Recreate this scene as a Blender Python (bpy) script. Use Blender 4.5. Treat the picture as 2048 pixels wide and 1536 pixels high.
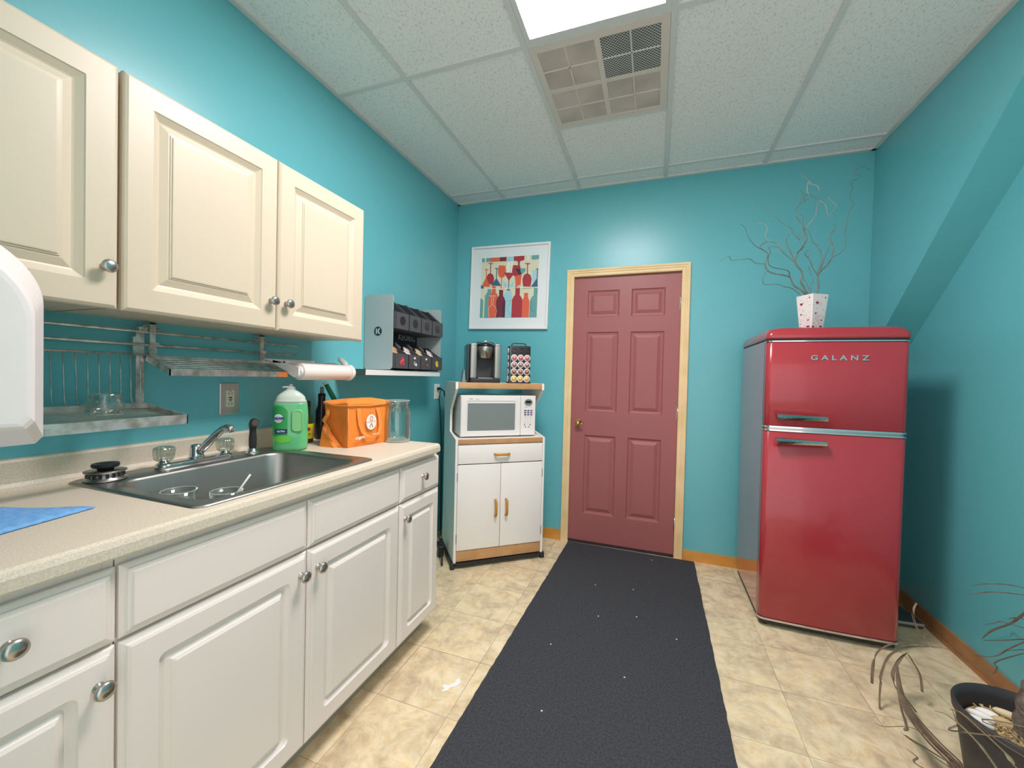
import bpy, bmesh, math, random
from mathutils import Matrix, Vector
random.seed(7)
PI = math.pi
for o in list(bpy.data.objects):
    bpy.data.objects.remove(o, do_unlink=True)
S = bpy.context.scene
C = S.collection

# ---------------------------------------------------------------- camera
cam_d = bpy.data.cameras.new('camera')
cam = bpy.data.objects.new('camera', cam_d)
C.objects.link(cam)
cam.location = (1.6041, -3.0651, 1.2586)
cam.rotation_euler = (1.5537, -0.0239, 0.3415)
cam_d.sensor_width = 36.0
cam_d.lens = 801.48 / 2048 * 36
cam_d.clip_start = 0.02
S.camera = cam

# ---------------------------------------------------------------- world, exposure
S.view_settings.view_transform = 'Standard'
S.view_settings.look = 'None'
S.view_settings.gamma = 1.0
S.view_settings.exposure = 0.0
S.view_settings.use_curve_mapping = False
world = bpy.data.worlds.new('world')
S.world = world
world.use_nodes = True
world.node_tree.nodes['Background'].inputs[0].default_value = (1.0, 0.94, 0.96, 1)
world.node_tree.nodes['Background'].inputs[1].default_value = 1.6
LAMP = 54.0          # radiance of the two ceiling troffers

# ---------------------------------------------------------------- helpers
def srgb(h):
    h = h.lstrip('#')
    c = [int(h[i:i + 2], 16) / 255 for i in (0, 2, 4)]
    return tuple([(v / 12.92 if v <= .04045 else ((v + .055) / 1.055) ** 2.4) for v in c]) + (1,)

def mat(name, col, rough=.5, metal=0., spec=.5, trans=0., ior=1.45, emit=None, es=1., coat=0.,
        bump=None, vary=None, alpha=1., aniso=0.):
    m = bpy.data.materials.new(name)
    m.use_nodes = True
    nt = m.node_tree
    b = nt.nodes['Principled BSDF']
    c = srgb(col) if isinstance(col, str) else col
    b.inputs['Base Color'].default_value = c
    b.inputs['Roughness'].default_value = rough
    b.inputs['Metallic'].default_value = metal
    b.inputs['Specular IOR Level'].default_value = spec
    b.inputs['Transmission Weight'].default_value = trans
    b.inputs['IOR'].default_value = ior
    b.inputs['Coat Weight'].default_value = coat
    b.inputs['Coat Roughness'].default_value = .08
    b.inputs['Alpha'].default_value = alpha
    if emit:
        b.inputs['Emission Color'].default_value = srgb(emit)
        b.inputs['Emission Strength'].default_value = es
    if bump or vary:
        tc = nt.nodes.new('ShaderNodeTexCoord')
    if vary:      # (scale, second colour, contrast low, high)
        n = nt.nodes.new('ShaderNodeTexNoise')
        n.inputs['Scale'].default_value = vary[0]
        n.inputs['Detail'].default_value = 6
        nt.links.new(tc.outputs['Object'], n.inputs['Vector'])
        r = nt.nodes.new('ShaderNodeValToRGB')
        r.color_ramp.elements[0].position = vary[2]
        r.color_ramp.elements[1].position = vary[3]
        r.color_ramp.elements[0].color = srgb(vary[1])
        r.color_ramp.elements[1].color = c
        nt.links.new(n.outputs['Fac'], r.inputs['Fac'])
        nt.links.new(r.outputs['Color'], b.inputs['Base Color'])
    if bump:      # (scale, strength, distance)
        n = nt.nodes.new('ShaderNodeTexNoise')
        n.inputs['Scale'].default_value = bump[0]
        n.inputs['Detail'].default_value = 4
        nt.links.new(tc.outputs['Object'], n.inputs['Vector'])
        bp = nt.nodes.new('ShaderNodeBump')
        bp.inputs['Strength'].default_value = bump[1]
        bp.inputs['Distance'].default_value = bump[2]
        nt.links.new(n.outputs['Fac'], bp.inputs['Height'])
        nt.links.new(bp.outputs['Normal'], b.inputs['Normal'])
    return m

def rrect(u0, v0, u1, v1, r, n=4):
    """rounded rectangle, counter-clockwise, always 4*(n+1) points"""
    r = max(r, 1e-5)
    out = []
    for (cx, cy, a0) in ((u1 - r, v0 + r, -PI / 2), (u1 - r, v1 - r, 0), (u0 + r, v1 - r, PI / 2), (u0 + r, v0 + r, PI)):
        for k in range(n + 1):
            a = a0 + PI / 2 * k / n
            out.append((cx + r * math.cos(a), cy + r * math.sin(a)))
    return out

AXES = {  # (u, v, w) local axes -> matrix
    'x+': Matrix(((0, 0, 1, 0), (1, 0, 0, 0), (0, 1, 0, 0), (0, 0, 0, 1))),    # u->y v->z w->x
    'y-': Matrix(((1, 0, 0, 0), (0, 0, -1, 0), (0, 1, 0, 0), (0, 0, 0, 1))),   # u->x v->z w->-y
    'z+': Matrix.Identity(4),
}

class MB:
    def __init__(s):
        s.bm = bmesh.new()
        s.mi = 0
    def _v(s, p, M):
        return s.bm.verts.new(M @ Vector(p) if M else p)
    def _f(s, vs, smooth=False):
        try:
            f = s.bm.faces.new(vs)
            f.material_index = s.mi
            f.smooth = smooth
            return f
        except ValueError:
            return None
    def loft(s, rings, M=None, cap0=True, cap1=True, smooth=False, closed=True):
        R = [[s._v(p, M) for p in r] for r in rings]
        n = len(R[0])
        for a, b in zip(R[:-1], R[1:]):
            for i in range(n if closed else n - 1):
                j = (i + 1) % n
                s._f([a[i], a[j], b[j], b[i]], smooth)
        if cap0: s._f(list(reversed(R[0])))
        if cap1: s._f(R[-1])
        return s
    def box(s, a, b, M=None, r=0):
        (x0, y0, z0), (x1, y1, z1) = a, b
        x0, x1 = sorted((x0, x1)); y0, y1 = sorted((y0, y1)); z0, z1 = sorted((z0, z1))
        if r <= 0:
            q = [(x0, y0), (x1, y0), (x1, y1), (x0, y1)]
            return s.loft([[(x, y, z0) for x, y in q], [(x, y, z1) for x, y in q]], M)
        r = min(r, (x1 - x0) / 2.01, (y1 - y0) / 2.01, (z1 - z0) / 2.01)
        rings = []
        K = 3
        for k in range(K + 1):
            a_ = PI / 2 * k / K
            i = r * (1 - math.sin(a_)); z = z0 + r * (1 - math.cos(a_))
            rings.append([(x, y, z) for x, y in rrect(x0 + i, y0 + i, x1 - i, y1 - i, r - i * .95, 3)])
        for k in range(K, -1, -1):
            a_ = PI / 2 * k / K
            i = r * (1 - math.sin(a_)); z = z1 - r * (1 - math.cos(a_))
            rings.append([(x, y, z) for x, y in rrect(x0 + i, y0 + i, x1 - i, y1 - i, r - i * .95, 3)])
        return s.loft(rings, M, smooth=True)
    def lathe(s, prof, M=None, n=32, smooth=True, cap=True):
        rings = [[(max(r, 1e-5) * math.cos(2 * PI * k / n), max(r, 1e-5) * math.sin(2 * PI * k / n), z) for k in range(n)] for r, z in prof]
        return s.loft(rings, M, cap, cap, smooth)
    def cyl(s, p0, p1, r0, r1=None, n=20, smooth=True):
        p0, p1 = Vector(p0), Vector(p1)
        r1 = r0 if r1 is None else r1
        q = (p1 - p0).to_track_quat('Z', 'Y').to_matrix().to_4x4()
        return s.lathe([(r0, 0), (r1, (p1 - p0).length)], Matrix.Translation(p0) @ q, n, smooth)
    def tube(s, pts, r, n=8, smooth=True):
        P = [Vector(p) for p in pts]
        rr = r if isinstance(r, (list, tuple)) else [r] * len(P)
        rings = []
        up = None
        for i, p in enumerate(P):
            t = (P[min(i + 1, len(P) - 1)] - P[max(i - 1, 0)]).normalized()
            if up is None:
                up = t.orthogonal().normalized()
            else:
                up = (up - t * up.dot(t))
                up = up.normalized() if up.length > 1e-6 else t.orthogonal().normalized()
            w = t.cross(up)
            rings.append([tuple(p + (up * math.cos(2 * PI * k / n) + w * math.sin(2 * PI * k / n)) * rr[i]) for k in range(n)])
        return s.loft(rings, None, True, True, smooth)
    def prism(s, poly, w0, w1, M=None):
        return s.loft([[(u, v, w0) for u, v in poly], [(u, v, w1) for u, v in poly]], M)
    def flat(s, poly, w, M=None):
        s._f([s._v((u, v, w), M) for u, v in poly])
        return s
    def panel(s, u0, v0, u1, v1, prof, M, w0=0.):
        """door/drawer front: rings of (inset, height, corner radius)"""
        rings = [[(u, v, w0) for u, v in rrect(u0, v0, u1, v1, .001)]]
        for ins, h, r in prof:
            rings.append([(u, v, w0 + h) for u, v in rrect(u0 + ins, v0 + ins, u1 - ins, v1 - ins, max(r, .0008))])
        return s.loft(rings, M)
    def ball(s, c, rx, ry=None, rz=None, n=20, M=None):
        ry = rx if ry is None else ry; rz = rx if rz is None else rz
        rings = []
        m = max(6, n // 2)
        for k in range(m + 1):
            a = -PI / 2 + PI * k / m
            ca = max(math.cos(a), 1e-4)
            rings.append([(c[0] + rx * ca * math.cos(2 * PI * j / n), c[1] + ry * ca * math.sin(2 * PI * j / n), c[2] + rz * math.sin(a)) for j in range(n)])
        return s.loft(rings, M, smooth=True)
    def build(s, name, mats, parent=None, loc=None, fixn=True):
        if fixn:
            bmesh.ops.recalc_face_normals(s.bm, faces=s.bm.faces)
        me = bpy.data.meshes.new(name)
        s.bm.to_mesh(me); s.bm.free()
        for m in (mats if isinstance(mats, (list, tuple)) else [mats]):
            me.materials.append(m)
        o = bpy.data.objects.new(name, me)
        C.objects.link(o)
        if parent: o.parent = parent
        if loc: o.location = loc
        return o

def tag(o, label, cat, group=None, kind=None):
    o['label'] = label; o['category'] = cat
    if group: o['group'] = group
    if kind: o['kind'] = kind
    return o
def thing(name, label, cat, loc=(0, 0, 0), rz=0, group=None):
    o = bpy.data.objects.new(name, None)
    o.empty_display_size = .05
    C.objects.link(o)
    o.location = loc; o.rotation_euler = (0, 0, rz)
    return tag(o, label, cat, group)
def struct(o):
    o['kind'] = 'structure'; return o
def at(o):          # inverse of a thing's transform, so children can be written in world coordinates
    m = Matrix.Identity(4)
    while o is not None:
        m = Matrix.Translation(o.location) @ o.rotation_euler.to_matrix().to_4x4() @ m
        o = o.parent
    return m.inverted()
def wchild(mb, name, m, parent):
    """child whose mesh was written in world coordinates"""
    mb.bm.transform(at(parent))
    return mb.build(name, m, parent)
def text(s, size, M, m, name, parent, depth=.0006, spacing=1., bold=0., align='CENTER', xs=1., world=True, shear=0.):
    cu = bpy.data.curves.new(name, 'FONT')
    cu.body = s; cu.size = size; cu.extrude = depth; cu.align_x = align; cu.align_y = 'CENTER'
    cu.space_character = spacing; cu.offset = bold; cu.shear = shear
    t = bpy.data.objects.new(name, cu)
    C.objects.link(t)
    bpy.context.view_layer.update()
    me = bpy.data.meshes.new_from_object(t.evaluated_get(bpy.context.evaluated_depsgraph_get()))
    bpy.data.objects.remove(t, do_unlink=True)
    mm = M @ Matrix.Diagonal((xs, 1, 1, 1))
    if world and parent is not None: mm = at(parent) @ mm
    me.transform(mm)
    me.materials.clear(); me.materials.append(m)
    o = bpy.data.objects.new(name, me)
    C.objects.link(o)
    if parent is not None: o.parent = parent
    return o
def T(x, y, z): return Matrix.Translation((x, y, z))
def RZ(a): return Matrix.Rotation(a, 4, 'Z')
def RX(a): return Matrix.Rotation(a, 4, 'X')
def RY(a): return Matrix.Rotation(a, 4, 'Y')

# ---------------------------------------------------------------- materials
M_ = {}
M_['wall'] = mat('turquoise_wall_paint', '#66B9C0', .33, spec=.6, bump=(60, .05, .004))
M_['cream'] = mat('cream_cabinet', '#D2C6AE', .38)
M_['white_cab'] = mat('white_cabinet', '#ECE3D9', .36)
M_['cab_in'] = mat('cabinet_underside', '#C9CCC4', .6)
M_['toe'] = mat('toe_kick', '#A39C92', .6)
M_['nickel'] = mat('brushed_nickel', '#B9B5AE', .28, metal=1)
M_['chrome'] = mat('chrome', '#D8D8D8', .08, metal=1)
M_['steel'] = mat('stainless_steel', '#ABA9A3', .36, metal=1, bump=(40, .05, .002))
M_['rack'] = mat('old_chromed_rack', '#DDD9D1', .34, metal=.7, vary=(30, '#AEA69B', .35, .6))
M_['black'] = mat('black_plastic', '#2B2B2D', .45)
M_['black_gloss'] = mat('black_gloss', '#1F2022', .2)
M_['dark'] = mat('dark_grey', '#3C3D40', .5)
M_['white'] = mat('white_plastic', '#ECEAE4', .4)
M_['white_paint'] = mat('white_frame', '#F0F1EE', .4)
M_['disp'] = mat('dispenser_white', '#E9E3DF', .35)
M_['wood'] = mat('oak_trim', '#CFA271', .5, vary=(9, '#BC8C5C', .3, .7))
M_['pine'] = mat('pale_pine_casing', '#F2D9A8', .5, vary=(7, '#E8C993', .3, .7))
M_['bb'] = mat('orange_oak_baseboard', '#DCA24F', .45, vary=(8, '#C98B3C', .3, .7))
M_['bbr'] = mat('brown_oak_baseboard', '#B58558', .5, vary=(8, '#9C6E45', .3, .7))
M_['handle_wood'] = mat('varnished_oak_handle', '#C48D38', .35)
M_['door'] = mat('maroon_door_paint', '#A0605F', .42, bump=(90, .05, .003))
M_['brass'] = mat('polished_brass', '#D8BE7A', .15, metal=1)
M_['red'] = mat('red_enamel', '#A8363E', .22, coat=.4)
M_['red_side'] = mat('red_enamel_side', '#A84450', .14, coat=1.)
M_['mat'] = mat('charcoal_carpet', '#4E5053', .95, spec=.1, bump=(500, .6, .004), vary=(120, '#3F4145', .35, .65))
def thin_glass(name, tint, blend=.30, lo=.05, hi=.85):
    m = bpy.data.materials.new(name); m.use_nodes = True
    nt = m.node_tree; nt.nodes.clear(); L = nt.links.new
    out = nt.nodes.new('ShaderNodeOutputMaterial'); mx = nt.nodes.new('ShaderNodeMixShader')
    tr = nt.nodes.new('ShaderNodeBsdfTransparent'); tr.inputs[0].default_value = srgb(tint)
    gl = nt.nodes.new('ShaderNodeBsdfGlossy'); gl.inputs['Roughness'].default_value = .06; gl.inputs['Color'].default_value = (.95, .97, .96, 1)
    lw = nt.nodes.new('ShaderNodeLayerWeight'); lw.inputs['Blend'].default_value = blend
    mr = nt.nodes.new('ShaderNodeMapRange'); mr.inputs['To Min'].default_value = lo; mr.inputs['To Max'].default_value = hi
    L(lw.outputs['Facing'], mr.inputs['Value']); L(mr.outputs['Result'], mx.inputs['Fac'])
    L(tr.outputs[0], mx.inputs[1]); L(gl.outputs[0], mx.inputs[2]); L(mx.outputs[0], out.inputs['Surface'])
    return m
M_['glass'] = thin_glass('clear_glass', '#F4F8F6')
M_['acrylic'] = thin_glass('clear_acrylic', '#DDE3DE', .4, .08, .8)
M_['tissue'] = mat('paper_towel', '#EADFD6', .9)
M_['orange'] = mat('orange_fabric', '#F08A34', .75, bump=(220, .2, .002))
M_['orange_d'] = mat('orange_webbing', '#F29443', .7)
M_['blue'] = mat('blue_cloth', '#7DB6EA', .85, bump=(160, .4, .004), vary=(60, '#69A6DE', .35, .6))
M_['yellow'] = mat('yellow_label', '#E5D32C', .5)
M_['green_h'] = mat('green_handle', '#1F7A50', .4)
M_['grey_panel'] = mat('silver_grey_panel', '#AEB9B8', .4, metal=.15)
M_['grey'] = mat('mid_grey', '#86888A', .4)
M_['grille'] = mat('microwave_window', '#7F8784', .25, bump=(700, .1, .001))
M_['cup_white'] = mat('pod_foil_white', '#EEE8E4', .35)

def floor_mat():
    m = bpy.data.materials.new('travertine_vinyl_tile')
    m.use_nodes = True
    nt = m.node_tree; L = nt.links.new
    b = nt.nodes['Principled BSDF']
    b.inputs['Roughness'].default_value = .42
    b.inputs['Specular IOR Level'].default_value = .35
    tc = nt.nodes.new('ShaderNodeTexCoord')
    mp = nt.nodes.new('ShaderNodeMapping')
    s = .3035
    mp.inputs['Location'].default_value = (-(.9183 - 10 * s), -(-1.7657 - 20 * s), 0)
    L(tc.outputs['Object'], mp.inputs['Vector'])
    br = nt.nodes.new('ShaderNodeTexBrick')
    br.offset = 0; br.squash = 1
    br.inputs['Scale'].default_value = 1
    br.inputs['Brick Width'].default_value = s
    br.inputs['Row Height'].default_value = s
    br.inputs['Mortar Size'].default_value = .0011
    br.inputs['Mortar Smooth'].default_value = .3
    br.inputs['Bias'].default_value = 0
    br.inputs['Color1'].default_value = (.35, .35, .35, 1)
    br.inputs['Color2'].default_value = (.65, .65, .65, 1)
    br.inputs['Mortar'].default_value = (0, 0, 0, 1)
    L(mp.outputs['Vector'], br.inputs['Vector'])
    # each tile shifts the stone pattern
    add = nt.nodes.new('ShaderNodeVectorMath'); add.operation = 'MULTIPLY_ADD'
    L(br.outputs['Color'], add.inputs[0]); add.inputs[1].default_value = (13, 7, 5)
    L(tc.outputs['Object'], add.inputs[2])
    n1 = nt.nodes.new('ShaderNodeTexNoise'); n1.inputs['Scale'].default_value = 7.5; n1.inputs['Detail'].default_value = 12
    n1.inputs['Roughness'].default_value = .7; n1.inputs['Distortion'].default_value = .5
    L(add.outputs[0], n1.inputs['Vector'])
    r1 = nt.nodes.new('ShaderNodeValToRGB')
    e = r1.color_ramp.elements
    e[0].position = .30; e[0].color = srgb('#BFAC8E')
    e[1].position = .66; e[1].color = srgb('#F5E4BE')
    x = e.new(.47); x.color = srgb('#DECBA6')
    x = e.new(.56); x.color = srgb('#EDDAB2')
    L(n1.outputs['Fac'], r1.inputs['Fac'])
    n2 = nt.nodes.new('ShaderNodeTexNoise'); n2.inputs['Scale'].default_value = 28; n2.inputs['Detail'].default_value = 5
    L(add.outputs[0], n2.inputs['Vector'])
    mx = nt.nodes.new('ShaderNodeMix'); mx.data_type = 'RGBA'; mx.blend_type = 'OVERLAY'
    mx.inputs['Factor'].default_value = .45
    L(r1.outputs['Color'], mx.inputs['A']); L(n2.outputs['Fac'], mx.inputs['B'])
    m2 = nt.nodes.new('ShaderNodeMix'); m2.data_type = 'RGBA'
    nz = nt.nodes.new('ShaderNodeTexNoise'); nz.inputs['Scale'].default_value = 1.7
    L(tc.outputs['Object'], nz.inputs['Vector'])
    rz = nt.nodes.new('ShaderNodeMapRange'); rz.inputs['From Min'].default_value = .4; rz.inputs['From Max'].default_value = .62
    rz.inputs['To Min'].default_value = .25; rz.inputs['To Max'].default_value = .95
    L(nz.outputs['Fac'], rz.inputs['Value'])
    mu = nt.nodes.new('ShaderNodeMath'); mu.operation = 'MULTIPLY'
    L(rz.outputs['Result'], mu.inputs[0]); L(br.outputs['Fac'], mu.inputs[1])
    L(mu.outputs[0], m2.inputs['Factor'])
    L(mx.outputs['Result'], m2.inputs['A']); m2.inputs['B'].default_value = srgb('#5E5140')
    L(m2.outputs['Result'], b.inputs['Base Color'])
    bp = nt.nodes.new('ShaderNodeBump'); bp.inputs['Strength'].default_value = .12; bp.inputs['Distance'].default_value = .003
    L(n2.outputs['Fac'], bp.inputs['Height']); L(bp.outputs['Normal'], b.inputs['Normal'])
    return m
M_['floor'] = floor_mat()

def ceil_mat():
    m = bpy.data.materials.new('acoustic_ceiling_tile')
    m.use_nodes = True
    nt = m.node_tree; L = nt.links.new
    b = nt.nodes['Principled BSDF']
    b.inputs['Roughness'].default_value = .95
    b.inputs['Specular IOR Level'].default_value = .1
    tc = nt.nodes.new('ShaderNodeTexCoord')
    mp = nt.nodes.new('ShaderNodeMapping'); mp.inputs['Scale'].default_value = (1, .55, 1); mp.inputs['Rotation'].default_value = (0, 0, .5)
    L(tc.outputs['Object'], mp.inputs['Vector'])
    n = nt.nodes.new('ShaderNodeTexNoise'); n.inputs['Scale'].default_value = 130; n.inputs['Detail'].default_value = 3; n.inputs['Distortion'].default_value = .6
    L(mp.outputs['Vector'], n.inputs['Vector'])
    r = nt.nodes.new('ShaderNodeValToRGB')
    r.color_ramp.elements[0].position = .34; r.color_ramp.elements[0].color = srgb('#D9DAD5')
    r.color_ramp.elements[1].position = .46; r.color_ramp.elements[1].color = srgb('#F2F2EE')
    L(n.outputs['Fac'], r.inputs['Fac']); L(r.outputs['Color'], b.inputs['Base Color'])
    bp = nt.nodes.new('ShaderNodeBump'); bp.inputs['Strength'].default_value = .35; bp.inputs['Distance'].default_value = .0015
    L(r.outputs['Color'], bp.inputs['Height']); L(bp.outputs['Normal'], b.inputs['Normal'])
    return m
M_['ceil'] = ceil_mat()
M_['grid'] = mat('ceiling_grid_metal', '#DADAD6', .5)

def counter_mat():
    m = mat('speckled_laminate', '#E3DAC6', .45)
    nt = m.node_tree; L = nt.links.new; b = nt.nodes['Principled BSDF']
    tc = nt.nodes.new('ShaderNodeTexCoord')
    n = nt.nodes.new('ShaderNodeTexNoise'); n.inputs['Scale'].default_value = 300; n.inputs['Detail'].default_value = 3
    L(tc.outputs['Object'], n.inputs['Vector'])
    r = nt.nodes.new('ShaderNodeValToRGB'); e = r.color_ramp.elements
    e[0].position = .3; e[0].color = srgb('#C9BEAA'); e[1].position = .5; e[1].color = srgb('#D6CBB5')
    x = e.new(.7); x.color = srgb('#DFD6C2')
    L(n.outputs['Fac'], r.inputs['Fac']); L(r.outputs['Color'], b.inputs['Base Color'])
    return m
M_['counter'] = counter_mat()

def perf_mat(name, base, hole, scale=150, th=.22):
    """perforated metal sheet: a square lattice of small dark holes"""
    m = mat(name, base, .55)
    nt = m.node_tree; L = nt.links.new; b = nt.nodes['Principled BSDF']
    tc = nt.nodes.new('ShaderNodeTexCoord')
    mp = nt.nodes.new('ShaderNodeMapping'); mp.inputs['Rotation'].default_value = (0, 0, PI / 4); mp.inputs['Scale'].default_value = (scale, scale, scale)
    L(tc.outputs['Object'], mp.inputs['Vector'])
    fr = nt.nodes.new('ShaderNodeVectorMath'); fr.operation = 'FRACTION'; L(mp.outputs['Vector'], fr.inputs[0])
    sb = nt.nodes.new('ShaderNodeVectorMath'); sb.operation = 'SUBTRACT'; L(fr.outputs[0], sb.inputs[0]); sb.inputs[1].default_value = (.5, .5, .5)
    ml = nt.nodes.new('ShaderNodeVectorMath'); ml.operation = 'MULTIPLY'; L(sb.outputs[0], ml.inputs[0]); ml.inputs[1].default_value = (1, 1, 0)
    ln = nt.nodes.new('ShaderNodeVectorMath'); ln.operation = 'LENGTH'; L(ml.outputs[0], ln.inputs[0])
    gt = nt.nodes.new('ShaderNodeMath'); gt.operation = 'LESS_THAN'; L(ln.outputs['Value'], gt.inputs[0]); gt.inputs[1].default_value = th
    nz = nt.nodes.new('ShaderNodeTexNoise'); nz.inputs['Scale'].default_value = 5; L(tc.outputs['Object'], nz.inputs['Vector'])
    rp = nt.nodes.new('ShaderNodeValToRGB'); e = rp.color_ramp.elements
    e[0].position = .35; e[0].color = tuple(v * .72 for v in srgb(base)[:3]) + (1,); e[1].position = .6; e[1].color = srgb(base)
    L(nz.outputs['Fac'], rp.inputs['Fac'])
    mx = nt.nodes.new('ShaderNodeMix'); mx.data_type = 'RGBA'
    L(gt.outputs[0], mx.inputs['Factor']); L(rp.outputs['Color'], mx.inputs['A']); mx.inputs['B'].default_value = srgb(hole)
    L(mx.outputs['Result'], b.inputs['Base Color'])
    return m
M_['perf_dirty'] = perf_mat('dusty_perforated_panel', '#D8C9BE', '#B4A79D', 110, .26)
M_['rib'] = mat('dusty_rib', '#E2D6CA', .55)
M_['perf_open'] = perf_mat('open_perforated_panel', '#C4C3BD', '#454746', 95, .4)

# ---------------------------------------------------------------- room shell
H, W, WR = 2.70, 2.8366, 3.0
YF = -3.45
fl = MB(); fl.box((-.1, YF - .1, -.06), (WR + .1, .2, 0)); struct(fl.build('floor', M_['floor']))
w = MB(); w.box((-.1, YF - .1, 0), (0, .2, H + .12)); struct(w.build('wall_left', M_['wall']))
DX0, DX1, DZ = 1.004, 1.766, 2.036
w = MB()
w.box((0, 0, 0), (DX0 - .02, .12, H + .12)); w.box((DX1 + .02, 0, 0), (WR + .1, .12, H + .12)); w.box((DX0 - .02, 0, DZ + .02), (DX1 + .02, .12, H + .12))
w.box((DX0 - .02, .1, 0), (DX1 + .02, .12, DZ + .02))
struct(w.build('wall_back', M_['wall']))
w = MB(); w.box((WR, YF - .1, 0), (WR + .1, 0, H + .12)); struct(w.build('wall_right', M_['wall']))
# sloping bulkhead (underside of a stair) that steps out of the right wall
w = MB()
sy = lambda y: 1.413 - .933 * y * 1.0
pr_ = [(0, sy(0)), (0, H + .1), (-3.2, H + .1), (-1.38, H + .1), (-1.38, sy(-1.38))]
poly = [(0, sy(0)), (0, H + .1), (YF, H + .1), (YF, H - .001), (-(H - 1.413) / .933, H - .001)]
w.prism([(a, b) for a, b in poly], W, WR, AXES['x+'])
struct(w.build('wall_right_bulkhead', M_['wall']))
w = MB(); w.box((0, -3.08, 0), (.86, -2.96, H + .12)); struct(w.build('wall_partition', M_['wall']))

# ceiling: lay-in tiles as one slab, grid as trim, opening for the lamp and the grille boxes below it
G0, GT, YB = .4188, .6096, -.165
c_ = MB(); c_.box((-.1, YF - .1, H + .008), (WR + .1, .2, H + .06)); struct(c_.build('ceiling', M_['ceil']))
g = MB()
for k in range(5):
    x = G0 + GT * k
    if x < W - .05: g.box((x - .012, YF, H - .001), (x + .012, 0, H + .0085))
ys = [YB - 2 * GT * k for k in range(4)]
for y in ys: g.box((0, y - .012, H - .0005), (W, y + .012, H + .0085))
for yq in (YB - GT, YB - 3 * GT): g.box((G0 + GT, yq - .012, H - .0005), (G0 + 2 * GT, yq + .012, H + .0085))
struct(g.build('trim_1', M_['grid']))
g = MB()
g.box((0, YF, H - .002), (.022, 0, H + .008)); g.box((0, -.022, H - .002), (W, 0, H + .008)); g.box((W - .022, YF, H - .002), (W, 0, H + .008))
struct(g.build('trim_2', M_['grid']))

# ceiling lamps
M_['lamp'] = mat('lit_diffuser', '#FFFFFF', .5, emit='#FFF4F6', es=LAMP)
def troffer(x0, x1, y0, y1, label, lit):
    t = thing('ceiling_light', label, 'ceiling light', ((x0 + x1) / 2, (y0 + y1) / 2, H - .002))
    hx, hy = (x1 - x0) / 2 - .013, (y1 - y0) / 2 - .013
    f = MB()
    for a, b in (((-hx, -hy, 0), (hx, -hy + .022, .008)), ((-hx, hy - .022, 0), (hx, hy, .008)), ((-hx, -hy + .022, 0), (-hx + .022, hy - .022, .008)), ((hx - .022, -hy + .022, 0), (hx, hy - .022, .008))):
        f.box(a, b)
    f.build('frame', M_['grid'], t)
    d = MB(); d.box((-hx + .02, -hy + .02, .002), (hx - .02, hy - .02, .0075)); d.build('diffuser', M_['lamp'], t)
troffer(G0 + GT, G0 + 2 * GT, YB - 3 * GT, YB - 2 * GT, 'lit white fluorescent panel set in the ceiling grid beside the air grille', 1)

# air grille
x0, x1, y0, y1 = G0 + GT + .013, G0 + 2 * GT - .013, YB - 2 * GT + .013, YB - GT - .013
t = thing('ceiling_vent', 'square dusty perforated air grille in the ceiling next to the lit panel', 'air vent', ((x0 + x1) / 2, (y0 + y1) / 2, H - .002))
hx, hy = (x1 - x0) / 2, (y1 - y0) / 2
f = MB()
for a, b in (((-hx, -hy, 0), (hx, -hy + .035, .008)), ((-hx, hy - .03, 0), (hx, hy, .008)), ((-hx, -hy + .035, 0), (-hx + .03, hy - .03, .008)), ((hx - .035, -hy + .035, 0), (hx, hy - .03, .008)), ((-.012, -hy + .035, 0), (.012, hy - .03, .008)), ((-hx + .03, -.012, .0003), (-.012, .012, .008)), ((.012, -.012, .0003), (hx - .035, .012, .008))):
    f.box(a, b)
f.build('frame', mat('grille_frame', '#DDD2C6', .5), t)
for i, (sx, sy_) in enumerate(((-1, -1), (1, -1), (-1, 1), (1, 1))):
    a0, a1 = (.012, hx - .03) if sx > 0 else (-hx + .028, -.012)
    b0, b1 = (.012, hy - .028) if sy_ > 0 else (-hy + .033, -.012)
    q = MB(); q.box((a0, b0, .003), (a1, b1, .007))
    op = (sx > 0 and sy_ < 0)
    o = q.build('grille_panel', M_['perf_open'] if op else M_['perf_dirty'], t)
    o['label'] = 'clean dark open perforated quarter' if op else 'dusty beige perforated quarter'
    rb = MB(); mx_, my_ = (a0 + a1) / 2, (b0 + b1) / 2
    rb.box((mx_ - .003, b0, .0005), (mx_ + .003, b1, .0035)); rb.box((a0, my_ - .003, .0005), (a1, my_ + .003, .0035))
    rb.build('rib', M_['grid'] if op else M_['rib'], o)

# baseboards
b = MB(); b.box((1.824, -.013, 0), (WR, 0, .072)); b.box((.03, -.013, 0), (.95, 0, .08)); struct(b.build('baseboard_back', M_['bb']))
b = MB(); b.box((WR - .014, YF, 0), (WR, -.013, .075)); b.box((WR - .024, YF, 0), (WR - .014, -.013, .012)); struct(b.build('baseboard_right', M_['bbr']))

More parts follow.
